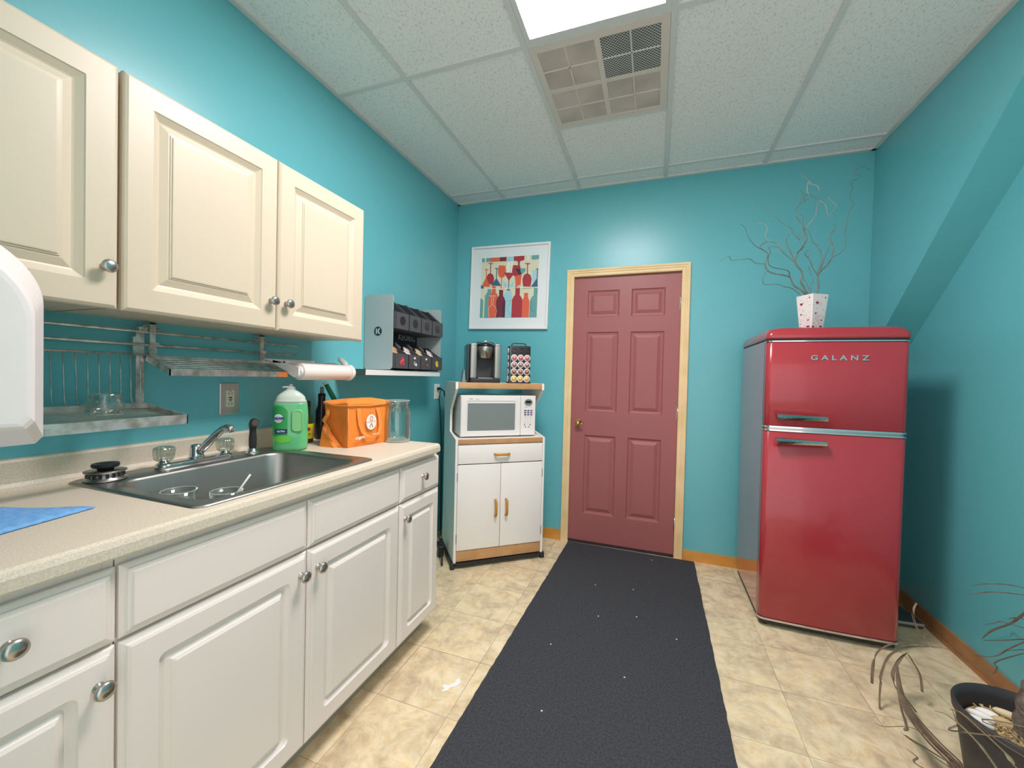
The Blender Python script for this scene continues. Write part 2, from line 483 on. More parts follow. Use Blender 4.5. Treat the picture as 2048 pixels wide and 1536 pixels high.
# ---------------------------------------------------------------- maroon six panel door
door = struct(thing('door_1', 'maroon six panel door in a pale pine frame', 'door', (DX0, .02, 0)))
del door['label']; del door['category']
DW = DX1 - DX0
d = MB()
PX = [(.105, .338), (.425, .658)]
PZ = [(.226, .83), (1.01, 1.616), (1.73, 1.93)]
us = [0, PX[0][0], PX[0][1], PX[1][0], PX[1][1], DW]
vs = [.014, PZ[0][0], PZ[0][1], PZ[1][0], PZ[1][1], PZ[2][0], PZ[2][1], DZ - .004]
Mdoor = Matrix(((1, 0, 0, 0), (0, 0, -1, 0), (0, 1, 0, 0), (0, 0, 0, 1)))
for i in range(5):
    for j in range(7):
        if i in (1, 3) and j in (1, 3, 5): continue
        d._f([d._v(q, Mdoor) for q in ((us[i], vs[j], 0), (us[i + 1], vs[j], 0), (us[i + 1], vs[j + 1], 0), (us[i], vs[j + 1], 0))])
for a in PX:
    for z in PZ:
        rings = []
        for ins, h in ((0, 0), (.006, -.008), (.016, -.011), (.022, -.011), (.045, -.002), (.048, -.002)):
            rings.append([(u, v, h) for u, v in rrect(a[0] + ins, z[0] + ins, a[1] - ins, z[1] - ins, .0005, 1)])
        d.loft(rings, Mdoor, cap0=False)
bmesh.ops.remove_doubles(d.bm, verts=d.bm.verts, dist=.0004)
e0 = [(0, .014), (DW, .014), (DW, DZ - .004), (0, DZ - .004)]
d.loft([[(u, v, 0) for u, v in e0], [(u, v, -.035) for u, v in e0]], Mdoor, cap0=False)
d.build('door_slab', M_['door'], door)
k = MB()
k.cyl((.058, 0, .92), (.058, -.008, .92), .026); k.cyl((.058, -.008, .92), (.058, -.03, .92), .011)
k.ball((.058, -.042, .92), .022, .018, .022)
k.tube([(.062, -.046, .92), (.085, -.05, .917), (.104, -.05, .92)], [.006, .005, .003])
k.build('door_knob', M_['brass'], door)
for z in (1.81, 1.03, .235):
    h = MB(); h.box((DW - .006, -.004, z - .045), (DW + .006, .001, z + .045)); h.cyl((DW + .001, -.005, z - .045), (DW + .001, -.005, z + .045), .005, n=10)
    h.build('hinge', M_['nickel'], door)
cs = MB()
CW = .054
def casing_leg(mb, x_out, sgn):
    # profile across the casing, from outer edge inwards
    pr = [(0, 0), (0, .019), (.006, .021), (.014, .019), (.018, .016), (.030, .017), (.034, .012), (.048, .012), (CW, .009), (CW, 0)]
    return pr
prof = [(0, 0), (0, .019), (.006, .021), (.014, .020), (.018, .0155), (.028, .017), (.033, .012), (.047, .0125), (CW, .009), (CW, 0)]
xa, xb, zt = .951 - DX0, 1.822 - DX0, 2.09
rings = []
for (cx, cz, sx, sz) in ((xa, 0, 1, 0), (xa, zt, 1, -1), (xb, zt, -1, -1), (xb, 0, -1, 0)):
    rings.append([(cx + sx * p, -.02 - q, cz + sz * p) for p, q in prof])
cs.loft(rings)
cs.build('door_casing', M_['pine'], door)
b = MB(); b.box((.0, -.021, 0), (DW, .03, .0125)); b.build('door_gap_shade', M_['black'], door)  # black bar standing in for the shade in the gap below the slab
jb = MB()
jb.box((-.02, -.022, 0), (-.001, .08, DZ)); jb.box((DW + .001, -.022, 0), (DW + .02, .08, DZ)); jb.box((-.02, -.022, DZ), (DW + .02, .08, DZ + .02))
jb.build('door_jamb', M_['pine'], door)

# ---------------------------------------------------------------- floor runner
m_ = MB()
a = [(1.014, -.022), (1.899, -.03), (1.893, -2.6), (.947, -2.6)]
nn = []
def edge(p, q, n): return [(p[0] + (q[0] - p[0]) * i / n + random.uniform(-.0018, .0018), p[1] + (q[1] - p[1]) * i / n) for i in range(n)]
ring = edge(a[0], a[3], 90) + edge(a[3], a[2], 20) + edge(a[2], a[1], 90) + edge(a[1], a[0], 20)
m_.prism(ring, .0005, .008)
tag(m_.build('floor_runner', M_['mat']), 'long charcoal carpet runner lying in front of the maroon door', 'rug')
lint = [(1.30, -.61), (1.62, -.12), (1.52, -.58), (1.36, -.93), (1.55, -.86), (1.18, -1.24), (1.52, -1.33), (1.62, -1.75), (1.24, -1.62), (1.74, -.98)]

# ---------------------------------------------------------------- knobs
def knob(name, parent, p, axis, r=.0155):
    k = MB()
    prof = [(.0095, 0), (.0095, .002), (.006, .004), (.0055, .013), (r * .8, .018), (r, .022), (r * .93, .0265), (r * .55, .0295), (.0001, .0305)]
    M = T(*p) @ (RY(PI / 2) if axis == 'x' else RX(PI / 2))
    k.lathe(prof, M, 28)
    return wchild(k, name, M_['nickel'], parent)

# ---------------------------------------------------------------- upper cabinets
UX, UZ0, UZ1 = .3065, 1.412, 2.022
UP = [(0, .011, .001), (.003, .0150, .002), (.009, .019, .002), (.064, .019, .002), (.066, .0165, .002), (.080, .0075, .001), (.084, .0060, .001), (.102, .0130, .001), (.1055, .0132, .001), (.1065, .0155, .001), (.110, .0160, .001), (.111, .0185, .001), (.114, .0190, .001)]
def upper(y0, y1, doors, label, lab2):
    t = thing('upper_cabinet', label, 'wall cabinet', (0, (y0 + y1) / 2, UZ0))
    b = MB(); b.box((0.001, y0 + .001, UZ0 + .002), (UX - .021, y1 - .001, UZ1 - .002))
    wchild(b, 'body', M_['cream'], t)
    for (a, c, ky) in doors:
        d = MB(); d.panel(a, UZ0 - .004, c, UZ1, UP, AXES['x+'], UX - .0195)
        do = wchild(d, 'door', M_['cream'], t)
        knob('knob', do, (UX - .0005, ky, UZ0 + .098), 'x', .0165)
    return t
upper(-2.425, -1.522, [(-2.4245, -1.977, -2.003), (-1.9735, -1.5225, -1.94)], 'cream double door wall cabinet above the sink, right of the two', 0)
upper(-2.955, -2.432, [(-2.951, -2.434, -2.462)], 'cream wall cabinet nearest the camera, behind the white dispenser', 0)
# ---------------------------------------------------------------- base cabinets
LX, LZ0, LZ1, LS = .622, .105, .866, .7135
DP = [(0, .009, .001), (.003, .0115, .002), (.010, .0145, .002), (.0108, .0172, .002), (.018, .0195, .002), (.0192, .0220, .002), (.021, .0222, .002)]
LP = [(0, .009, .001), (.003, .0115, .002), (.010, .0145, .002), (.0108, .0168, .002), (.017, .0195, .002), (.064, .0195, .016), (.066, .0150, .016), (.073, .0090, .015), (.080, .0075, .010), (.090, .0140, .002), (.091, .0155, .002), (.099, .0195, .002)]
LP_n = [(0, .009, .001), (.003, .0115, .002), (.010, .0145, .002), (.0108, .0168, .002), (.017, .0195, .002), (.057, .0195, .016), (.059, .0150, .016), (.065, .0090, .015), (.071, .0075, .010), (.080, .0140, .002), (.081, .0155, .002), (.088, .0195, .002)]
def base(y0, y1, cols, label):
    t = thing('base_cabinet', label, 'base cabinet', (.3, (y0 + y1) / 2, 0))
    b = MB()
    b.box((.002, y0 + .0005, .102), (LX - .0205, y0 + .018, .8895)); b.box((.002, y1 - .018, .102), (LX - .0205, y1 - .0005, .8895)); b.box((.002, y0 + .0185, .102), (LX - .0205, y1 - .0185, .118)); b.box((.002, y0 + .0185, .1185), (.008, y1 - .0185, .8895))
    for za, zb in ((.1185, .16), (.84, .8895), (.69, .74)): b.box((LX - .040, y0 + .0185, za), (LX - .0210, y1 - .0185, zb))
    wchild(b, 'body', M_['white_cab'], t)
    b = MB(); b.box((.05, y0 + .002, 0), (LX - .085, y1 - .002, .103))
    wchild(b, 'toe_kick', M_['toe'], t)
    for (a, c, kd, kdr, narrow) in cols:
        d = MB(); d.panel(a, LS + .004, c, LZ1, DP, AXES['x+'], LX - .0195)
        do = wchild(d, 'drawer_front', M_['white_cab'], t)
        if kdr is not None: knob('knob', do, (LX + .0015, kdr, .80), 'x', .017)
        d = MB(); d.panel(a, LZ0, c, LS - .003, LP_n if narrow else LP, AXES['x+'], LX - .0195)
        do = wchild(d, 'door', M_['white_cab'], t)
        if kd is not None: knob('knob', do, (LX, kd, .648), 'x', .017)
base(-1.648, -1.328, [(-1.646, -1.329, -1.618, -1.49, True)], 'narrow white base cabinet at the far end of the counter beside the microwave cart')
base(-2.581, -1.650, [(-2.579, -2.1215, -2.150, None, False), (-2.118, -1.650, -2.085, None, False)], 'wide white double door base cabinet under the sink')
base(-2.95, -2.583, [(-2.949, -2.585, -2.614, -2.728, True)], 'white base cabinet with drawer nearest the camera, below the blue cloth')

# ---------------------------------------------------------------- countertop with backsplash, cut out for the sink
CZ, CX, CE = .930, .641, -1.362
SX0, SX1, SY0, SY1 = .052, .606, -2.43, -1.795
ct = thing('countertop', 'speckled cream laminate countertop running along the turquoise wall', 'countertop', (.32, -2.15, CZ - .04))
c_ = MB()
e = []
pro = [(CX - .03, CZ - .040), (CX - .004, CZ - .040), (CX, CZ - .035), (CX, CZ - .015), (CX - .0045, CZ - .0045), (CX - .014, CZ)]
hx0, hx1, hy0, hy1 = SX0 + .012, SX1 - .012, SY0 + .012, SY1 - .012
def nose(mb, y0, y1):
    pts = [(hx1, CZ - .035)] + pro + [(hx1, CZ)]
    mb.loft([[(x, y0, z) for x, z in pts], [(x, y1, z) for x, z in pts]])
nose(c_, -2.958, CE)
c_.box((.001, -2.958, CZ - .035), (hx1, hy0, CZ)); c_.box((.001, hy1, CZ - .035), (hx1, CE, CZ)); c_.box((.001, hy0, CZ - .035), (hx0, hy1, CZ))
wchild(c_, 'worktop', M_['counter'], ct)
s_ = MB()
pts = [(.0005, CZ), (.055, CZ + .0002), (.040, CZ + .002), (.028, CZ + .008), (.0215, CZ + .018), (.0205, CZ + .03), (.0205, 1.003), (.017, 1.009), (.008, 1.011), (.0005, 1.011)]
s_.loft([[(x, -2.958, z) for x, z in pts], [(x, CE, z) for x, z in pts]])
for f in s_.bm.faces: f.smooth = False
wchild(s_, 'backsplash', M_['counter'], ct)

# ---------------------------------------------------------------- sink
sk = thing('kitchen_sink', 'stainless steel single bowl drop in sink in the cream counter', 'sink', ((SX0 + SX1) / 2, (SY0 + SY1) / 2, CZ))
b = MB()
bx0, bx1, by0, by1 = SX0 + .112, SX1 - .038, SY0 + .045, SY1 - .045
def rr3(x0, y0, x1, y1, r, z): return [(x, y, z) for x, y in rrect(x0, y0, x1, y1, r, 6)]
rings = [rr3(SX0, SY0, SX1, SY1, .03, CZ + .0005), rr3(SX0 + .001, SY0 + .001, SX1 - .001, SY1 - .001, .03, CZ + .004), rr3(SX0 + .008, SY0 + .008, SX1 - .008, SY1 - .008, .026, CZ + .0065), rr3(SX0 + .014, SY0 + .014, SX1 - .014, SY1 - .014, .022, CZ + .0045),
         rr3(bx0 - .004, by0 - .004, bx1 + .004, by1 + .004, .066, CZ + .003), rr3(bx0, by0, bx1, by1, .063, CZ + .001), rr3(bx0 + .004, by0 + .004, bx1 - .004, by1 - .004, .062, CZ - .006),
         rr3(bx0 + .014, by0 + .014, bx1 - .014, by1 - .014, .06, CZ - .13), rr3(bx0 + .022, by0 + .022, bx1 - .022, by1 - .022, .06, CZ - .155), rr3(bx0 + .05, by0 + .05, bx1 - .05, by1 - .05, .045, CZ - .168)]
b.loft(rings, cap0=False, smooth=True)
wchild(b, 'sink_bowl', M_['steel'], sk)
b = MB(); b.lathe([(.056, 0), (.054, .003), (.04, .003), (.036, -.006), (.0001, -.008)], T((bx0 + bx1) / 2, (by0 + by1) / 2, CZ - .166), 28)
wchild(b, 'drain', M_['chrome'], sk)

# faucet
FY = -2.119
t = thing('faucet', 'chrome kitchen faucet with two clear acrylic knobs behind the sink bowl', 'faucet', (.108, FY, CZ + .003))
b = MB()
rings = []
for ins, z in ((0, 0), (0, .012), (.004, .018), (.010, .020)):
    rings.append([(x, y, z) for x, y in rrect(-.027 + ins, -.122 + ins, .027 - ins, .122 - ins, .026 - ins, 6)])
b.loft(rings, smooth=True)
b.build('base_plate', M_['chrome'], t)
b = MB(); b.lathe([(.024, .018), (.021, .028), (.019, .055), (.0165, .064), (.013, .066), (.0001, .067)], None, 28)
b.tube([(.004, 0, .034), (.035, .004, .060), (.075, .01, .098), (.105, .014, .122), (.125, .017, .130), (.14, .019, .128), (.146, .02, .118)], [.013, .0135, .0125, .0115, .012, .012, .009], 14)
b.build('spout', M_['chrome'], t)
for sy_ in (-1, 1):
    h = MB(); h.lathe([(.018, .017), (.016, .022), (.011, .026), (.011, .030)], T(0, sy_ * .098, 0), 24)
    ho = h.build('handle_stem', M_['chrome'], t)
    q = MB()
    rings = []
    for r, z in ((.019, .027), (.025, .032), (.028, .045), (.029, .060), (.0265, .070), (.018, .0735), (.008, .0715)):
        rings.append([((r * (1 + .05 * math.cos(10 * a))) * math.cos(a), sy_ * .098 + (r * (1 + .05 * math.cos(10 * a))) * math.sin(a), z) for a in [2 * PI * i / 60 for i in range(60)]])
    q.loft(rings, smooth=True)
    q.build('handle_knob', M_['acrylic'], ho)
# side sprayer
t = thing('side_sprayer', 'black side sprayer in a chrome collar right of the faucet', 'sprayer', (.112, -1.915, CZ + .004))
b = MB(); b.lathe([(.025, 0), (.025, .004), (.019, .010), (.0155, .018), (.014, .02)], None, 26); b.build('collar', M_['chrome'], t)
b = MB(); b.lathe([(.011, .018), (.0135, .03), (.0135, .06), (.0115, .085), (.012, .1), (.0135, .108)], None, 20)
b.tube([(0, 0, .1), (.002, -.001, .115), (.014, -.006, .124), (.027, -.011, .122)], [.0135, .015, .0155, .0145], 16)
b.build('spray_head', M_['black'], t)
b = MB(); b.cyl((.026, -.011, .1225), (.031, -.013, .1215), .0125, .012); b.build('nozzle', M_['chrome'], t)
# strainer basket sitting on the sink ledge
t = thing('sink_strainer', 'metal basket strainer with black stopper on the left corner of the sink', 'sink strainer', (.115, -2.368, CZ + .005))
b = MB()
b.lathe([(.047, 0), (.047, .004), (.040, .006), (.040, .022), (.046, .024), (.046, .027), (.022, .028), (.0001, .028)], None, 36)
b.build('basket', M_['steel'], t)
b = MB()
for k in range(18):
    a = 2 * PI * k / 18
    b.box((-.0003, -.0035, .010), (.0012, .0035, .018), RZ(a) @ T(.0402, 0, 0))
b.build('slot', M_['black'], t)
b = MB(); b.lathe([(.018, .028), (.018, .034), (.029, .037), (.031, .042), (.029, .047), (.022, .046), (.014, .042), (.0001, .041)], None, 30); b.build('stopper', M_['black'], t)

# glass dishes and stirrer in the sink
M_['glass_edge'] = mat('bright_glass_edge', '#EAF2EF', .1, trans=.5, ior=1.2)
def tumbler(r, h, label, p, grp, tilt=0., th=.0022):
    b = MB()
    b.lathe([(r * .86, 0), (r * .9, .002), (r, h * .6), (r, h), (r - th, h), (r - th, h * .6), (r * .88 - th, .006), (.0001, .006)], None, 36)
    o = b.build('glass_cup', M_['glass'], None, p)
    o.rotation_euler = (tilt, 0, 0)
    q = MB(); q.tube([(( r - th / 2) * math.cos(a), (r - th / 2) * math.sin(a), h) for a in [2 * PI * k / 40 for k in range(41)]], .0013, 6); q.build('rim', M_['glass_edge'], o)
    tag(o, label, 'glass', grp)
tumbler(.046, .126, 'empty clear glass standing at the left in the sink bowl', (.245, -2.254, CZ - .1675), None)
tumbler(.046, .105, 'empty clear glass right of the first one in the sink, holding a white stirrer', (.305, -2.151, CZ - .1675), None)
b = MB(); b.tube([(.305, -2.160, CZ - .158), (.328, -2.132, CZ - .07), (.345, -2.101, CZ - .016)], .0032, 8)
tag(b.build('stirrer', M_['white']), 'thin white stirrer leaning out of the right glass in the sink', 'stirrer')

# ---------------------------------------------------------------- blue cloth
def cloth_quad(pts, nx, ny, amp, name, m, th=.0022):
    b = MB()
    A, B, D, E_ = [Vector(p) for p in pts]
    top = []
    for j in range(ny + 1):
        row = []
        for i in range(nx + 1):
            s, t_ = i / nx, j / ny
            p = (A * (1 - s) + B * s) * (1 - t_) + (E_ * (1 - s) + D * s) * t_
            p.z += amp * (math.sin(7 * s + 3 * t_) * .5 + .5) * min(1, 6 * s * (1 - s) + .15)
            row.append(p)
        top.append(row)
    up = [[b._v(p + Vector((0, 0, th)), None) for p in r] for r in top]
    dn = [[b._v(p, None) for p in r] for r in top]
    for j in range(ny):
        for i in range(nx):
            b._f([up[j][i], up[j][i + 1], up[j + 1][i + 1], up[j + 1][i]], True)
            b._f([dn[j][i], dn[j + 1][i], dn[j + 1][i + 1], dn[j][i + 1]], True)
    rim = [(0, i) for i in range(nx + 1)] + [(j, nx) for j in range(1, ny + 1)] + [(ny, i) for i in range(nx - 1, -1, -1)] + [(j, 0) for j in range(ny - 1, 0, -1)]
    for k in range(len(rim)):
        p, q = rim[k], rim[(k + 1) % len(rim)]
        b._f([up[p[0]][p[1]], dn[p[0]][p[1]], dn[q[0]][q[1]], up[q[0]][q[1]]])
    return b.build(name, m)
o = cloth_quad([(.10, -2.66, CZ + .001), (.385, -2.512, CZ + .001), (.47, -2.86, CZ + .001), (.13, -2.94, CZ + .001)], 16, 16, .006, 'dish_cloth', M_['blue'])
tag(o, 'blue cloth lying flat on the counter left of the sink', 'cloth')
o = cloth_quad([(.035, -2.60, CZ + .006), (.135, -2.585, CZ + .011), (.24, -2.72, CZ + .012), (.09, -2.80, CZ + .010)], 12, 10, .02, 'cloth_fold', M_['blue'])
o.parent = bpy.data.objects['dish_cloth']

# ---------------------------------------------------------------- white dispenser on the partition wall
t = thing('towel_dispenser', 'white rounded paper towel dispenser on the side wall at the left edge', 'dispenser', (.5, -2.958, 1.11))
b = MB()
# side profile in (y, z), extruded in x with a softly bevelled cover edge
yb, yf, z0, z1 = -2.958, -2.662, 1.118, 1.497
def prof_d(ins):
    y1, za, zb = yf - ins, z0 + ins * .9, z1 - ins * .8
    r = .13
    pts = [(yb, za), (y1 - .01, za), (y1, za + .012)]
    for k in range(25):
        a = PI / 2 * k / 24
        pts.append((y1 - r * 1.25 + r * 1.25 * math.cos(a), zb - r + r * math.sin(a)))
    pts.append((yb, zb))
    return pts
DXA, DXB = .336, .638
rings = [[(x, y, z) for y, z in prof_d(i)] for x, i in ((DXA, .02), (DXA + .03, 0), (DXB - .085, 0), (DXB - .006, .040), (DXB - .001, .046), (DXB, .052))]
b.loft(rings, smooth=False)
wchild(b, 'cover', M_['disp'], t)

# ---------------------------------------------------------------- hanging rail with brackets
RXX = .034
t = thing('hanging_rail', 'chromed double rail with brackets fixed on the wall under the cabinets', 'rail', (RXX, -2.2, 1.35))
for z in (1.378, 1.336):
    b = MB(); b.cyl((RXX, -2.9, z), (RXX, -1.64, z), .0042, n=12); wchild(b, 'rod', M_['rack'], t)
for y in (-2.215, -1.825):
    b = MB()
    b.box((RXX + .004, y - .008, 1.306), (RXX + .008, y + .008, 1.409)); b.box((.0005, y - .008, 1.404), (RXX + .008, y + .008, 1.409)); b.box((RXX - .008, y - .008, 1.306), (RXX + .006, y + .008, 1.310))
    wchild(b, 'bracket', M_['rack'], t)
    for s in (-1, 1):
        b = MB()
        pts = [(RXX, y + s * .017 + .007 * math.cos(a), 1.392 + .007 * math.sin(a)) for a in [2 * PI * k / 16 for k in range(17)]]
        b.tube(pts, .0018, 6); b.box((RXX - .001, y + s * .004, 1.387), (RXX + .001, y + s * .012, 1.391))
        wchild(b, 'ring', M_['rack'], t)

# plate rack hanging from the rail
t = thing('plate_rack', 'chromed plate rack with shelf hanging from the rail behind the dispenser', 'dish rack', (.14, -2.55, 1.10))
YR, YL = -2.232, -2.94
b = MB()
b.box((.026, YR - .022, 1.12), (.030, YR, 1.392)); b.box((.030, YR - .022, 1.378), (.045, YR, 1.392)); b.box((.026, YR - .022, 1.12), (.05, YR, 1.124))
b.box((.0255, YR - .03, 1.30), (.0305, YR - .022, 1.30 + .06))
wchild(b, 'upright', M_['rack'], t)
b = MB()
b.cyl((.05, YL, 1.303), (.05, YR - .01, 1.303), .003, n=10)
for k in range(27):
    y = YR - .022 - k * .0255
    b.tube([(.05, y, 1.303), (.046, y + .004, 1.24), (.04, y + .008, 1.165), (.044, y + .009, 1.150), (.058, y + .009, 1.146)], .0014, 6)
wchild(b, 'plate_wires', M_['rack'], t)
b = MB()
zr, zf, xf = 1.128, 1.104, .246
b.box((.03, YL, zr - .003), (.034, YR, zr + .018))                                  # rear strip
b.box((xf - .004, YL, zf - .013), (xf, YR, zf + .014)); b.box((xf - .016, YL, zf + .0125), (xf - .002, YR, zf + .0145))   # front strip
b.loft([[(.03, YR - .003, zr - .004), (.03, YR, zr - .004), (.03, YR, zr + .02), (.03, YR - .003, zr + .02)], [(xf, YR - .003, zf - .013), (xf, YR, zf - .013), (xf, YR, zf + .014), (xf, YR - .003, zf + .014)]])
wchild(b, 'shelf_frame', M_['rack'], t)
b = MB()
for k in range(14):
    x = .05 + k * .0145
    z = zr + (zf - zr) * (x - .03) / (xf - .03) + .004
    b.cyl((x, YL, z), (x, YR - .003, z), .0013, n=6)
wchild(b, 'shelf_wires', M_['acrylic'], t)
# small shelf tray to its right
t = thing('hanging_shelf', 'shallow chromed wire shelf hanging from the rail left of the paper towel', 'rack shelf', (.09, -2.0, 1.25))
ya, yc, xr, xf, zr, zf = -2.232, -1.800, .036, .158, 1.296, 1.246
b = MB()
b.box((xf - .003, ya, zf - .009), (xf, yc, zf + .012)); b.box((xr, ya, zr - .006), (xr + .003, yc, zr + .006))
for y in (ya, yc - .003):
    b.loft([[(xr, y, zr - .012), (xr, y + .003, zr - .012), (xr, y + .003, zr + .012), (xr, y, zr + .012)], [(xf, y, zf - .009), (xf, y + .003, zf - .009), (xf, y + .003, zf + .012), (xf, y, zf + .012)]])
wchild(b, 'shelf_frame', M_['rack'], t)
b = MB()
for k in range(7):
    x = xr + .012 + k * .0155; z = zr + (zf - zr) * (x - xr) / (xf - xr)
    b.cyl((x, ya, z), (x, yc, z), .002, n=6)
wchild(b, 'shelf_wires', M_['rack'], t)
for y in (ya + .02, yc - .02):
    b = MB(); b.box((xr - .001, y - .012, zr - .004), (xr + .002, y + .012, 1.336)); b.box((xr - .006, y - .012, 1.334), (xr + .010, y + .012, 1.345)); wchild(b, 'hook', M_['rack'], t)
b = MB(); b.prism([(-1.845, zf - .009), (-1.801, zf - .009), (-1.801, zf + .0115), (-1.837, zf + .011), (-1.847, zf + .002)], xf + .0003, xf + .0018, AXES['x+'])
o = wchild(b, 'price_tag', mat('orange_tag', '#F2894A', .5), t); o['label'] = 'small orange tag on the shelf edge'
# upturned jar on the plate rack shelf
b = MB(); b.lathe([(.040, 0), (.043, .004), (.043, .034), (.036, .040), (.038, .044), (.038, .058), (.035, .060), (.033, .058), (.033, .043), (.039, .032), (.039, .006), (.0001, .005)], None, 32)
tag(b.build('glass_jar', M_['glass'], None, (.115, -2.37, 1.1235)), 'small clear glass jar standing on the chromed plate rack shelf', 'jar')

# ---------------------------------------------------------------- paper towel
t = thing('towel_holder', 'white under cabinet paper towel holder beside the hanging shelf', 'paper towel holder', (.19, -1.66, 1.262))
PX_, PZ_ = .2, 1.2615
b = MB()
b.lathe([(.0001, -.001), (.024, -.001), (.026, .003), (.026, .006), (.012, .008), (.012, .03), (.0001, .03)], T(PX_, -1.788, PZ_) @ RX(-PI / 2), 28)
b.loft([[(.07, -1.797, 1.297), (.07, -1.791, 1.297), (.07, -1.791, 1.308), (.07, -1.797, 1.308)], [(.19, -1.797, 1.236), (.19, -1.791, 1.236), (.19, -1.791, 1.285), (.19, -1.797, 1.285)], [(.215, -1.797, 1.245), (.215, -1.791, 1.245), (.215, -1.791, 1.278), (.215, -1.797, 1.278)]])
wchild(b, 'left_arm', M_['white'], t)
b = MB()
b.lathe([(.037, 0), (.039, .006), (.038, .018), (.031, .030), (.018, .038), (.0001, .040)], T(PX_, -1.506, PZ_) @ RX(-PI / 2), 28)
b.tube([(PX_ - .01, -1.500, PZ_ + .02), (PX_ - .012, -1.508, PZ_ + .045), (PX_ - .03, -1.520, PZ_ + .064), (PX_ - .036, -1.522, PZ_ + .066)], [.016, .014, .011, .006], 12)
wchild(b, 'right_cap', M_['white'], t)
b = MB(); b.box((.13, -1.797, 1.296), (.150, -1.51, 1.303)); b.box((.0005, -1.797, 1.296), (.14, -1.789, 1.306)); b.box((.0005, -1.518, 1.296), (.14, -1.51, 1.306)); b.box((.0005, -1.797, 1.285), (.006, -1.51, 1.315))
wchild(b, 'top_bar', M_['white'], t)
b = MB()
b.lathe([(.021, 0), (.035, .0), (.0358, .003), (.0358, .272), (.035, .275), (.021, .275), (.0205, .27), (.0205, .005)], T(PX_, -1.782, PZ_) @ RX(-PI / 2), 36)
tag(b.build('paper_towel_roll', M_['tissue']), 'nearly used white paper towel roll on the holder under the cabinet', 'paper towel')

# ---------------------------------------------------------------- outlets
def plate(name, label, axis, y, z, m_plate, m_in, w_=.074, h_=.118):
    t = thing(name, label, 'outlet', (0, y, z))
    b = MB(); b.panel(-w_ / 2, -h_ / 2, w_ / 2, h_ / 2, [(0, .003, .004), (.003, .0055, .003)], AXES['x+'], .0005)
    b.build('cover_plate', m_plate, t)
    return t
t = plate('wall_outlet', 'beige outlet with red and black buttons in a steel plate above the sink', 'x', -1.932, 1.146, mat('outlet_steel', '#C6C1BA', .35, metal=.6), 0, .078, .126)
b = MB(); b.panel(-.0165, -.033, .0165, .033, [(0, .002, .002), (.001, .003, .002)], AXES['x+'], .0055); b.build('receptacle', mat('almond', '#DCD6BE', .5), t)
b = MB()
for zc in (.021, -.021):
    for s in (-1, 1): b.box((.0083, s * .006 - .001, zc - .005), (.0089, s * .006 + .001, zc + .004))
    b.cyl((.0083, 0, zc + .009 * (1 if zc > 0 else 1)), (.0089, 0, zc + .009), .002, n=10)
b.box((.0083, -.006, .0015), (.0095, .006, .0065))
b.build('slots', M_['black'], t)
b = MB(); b.box((.0083, -.006, -.0075), (.0095, .006, -.0025)); b.build('test_button', mat('red_button', '#A23A36', .5), t)
t = plate('wall_outlet', 'white outlet with a black plug in it next to the microwave cart', 'x', -.305, 1.132, M_['white'], 0, .074, .118)
b = MB()
for zc in (.021, -.021): b.panel(-.014, zc - .014, .014, zc + .014, [(0, .0015, .006), (.001, .002, .006)], AXES['x+'], .0052)
b.build('receptacle', M_['white'], t)
t = thing('plugged_cable', 'black power cord plugged into the white outlet by the cart', 'cord', (0, -.305, 1.155))
b = MB(); b.box((.008, -.012, -.011), (.03, .012, .011), None, .004); b.tube([(.03, 0, -.001), (.045, .004, -.004), (.055, .02, -.02), (.05, .035, -.06)], .005, 8); b.build('plug', M_['black'], t)
b = MB(); b.tube([(.045, .004, -.006), (.03, .0, -.03), (.018, .01, -.07), (.016, .03, -.16), (.016, .06, -.4), (.016, .07, -.8), (.03, .05, -1.08), (.06, .0, -1.148)], .0035, 8); b.build('cable', M_['black'], t)

# ---------------------------------------------------------------- dish soap bottle
M_['soap'] = mat('green_soap', '#74D592', .14, trans=.22, ior=1.34, coat=.3)
M_['soap_top'] = mat('frosted_clear_plastic', '#EAF7E6', .25, trans=.3, ior=1.3)
th = math.atan2(-3.0651 + 1.785, 1.6041 - .17)      # faces the camera side
t = thing('soap_bottle', 'large bottle of green dish soap with white cap at the sink corner', 'soap bottle', (.160, -1.783, CZ + .0006), math.radians(48 - 1.5))
# local x = width, local -y = front
def sect(w_, d_, z, n=40, hole=0):
    out = []
    for k in range(n):
        a = 2 * PI * k / n
        cx, sx = math.cos(a), math.sin(a)
        p = .72
        out.append((w_ * abs(cx) ** p * (1 if cx >= 0 else -1), d_ * abs(sx) ** p * (1 if sx >= 0 else -1), z))
    return out
b = MB()
zsoap = .198
lev = [(.056, .036, 0), (.063, .041, .004), (.066, .043, .015), (.067, .043, .05), (.066, .043, .075), (.064, .042, .085), (.066, .042, .1), (.067, .042, .14), (.066, .041, .165), (.063, .039, zsoap - .006), (.062, .039, zsoap)]
b.loft([sect(*l) for l in lev], smooth=True)
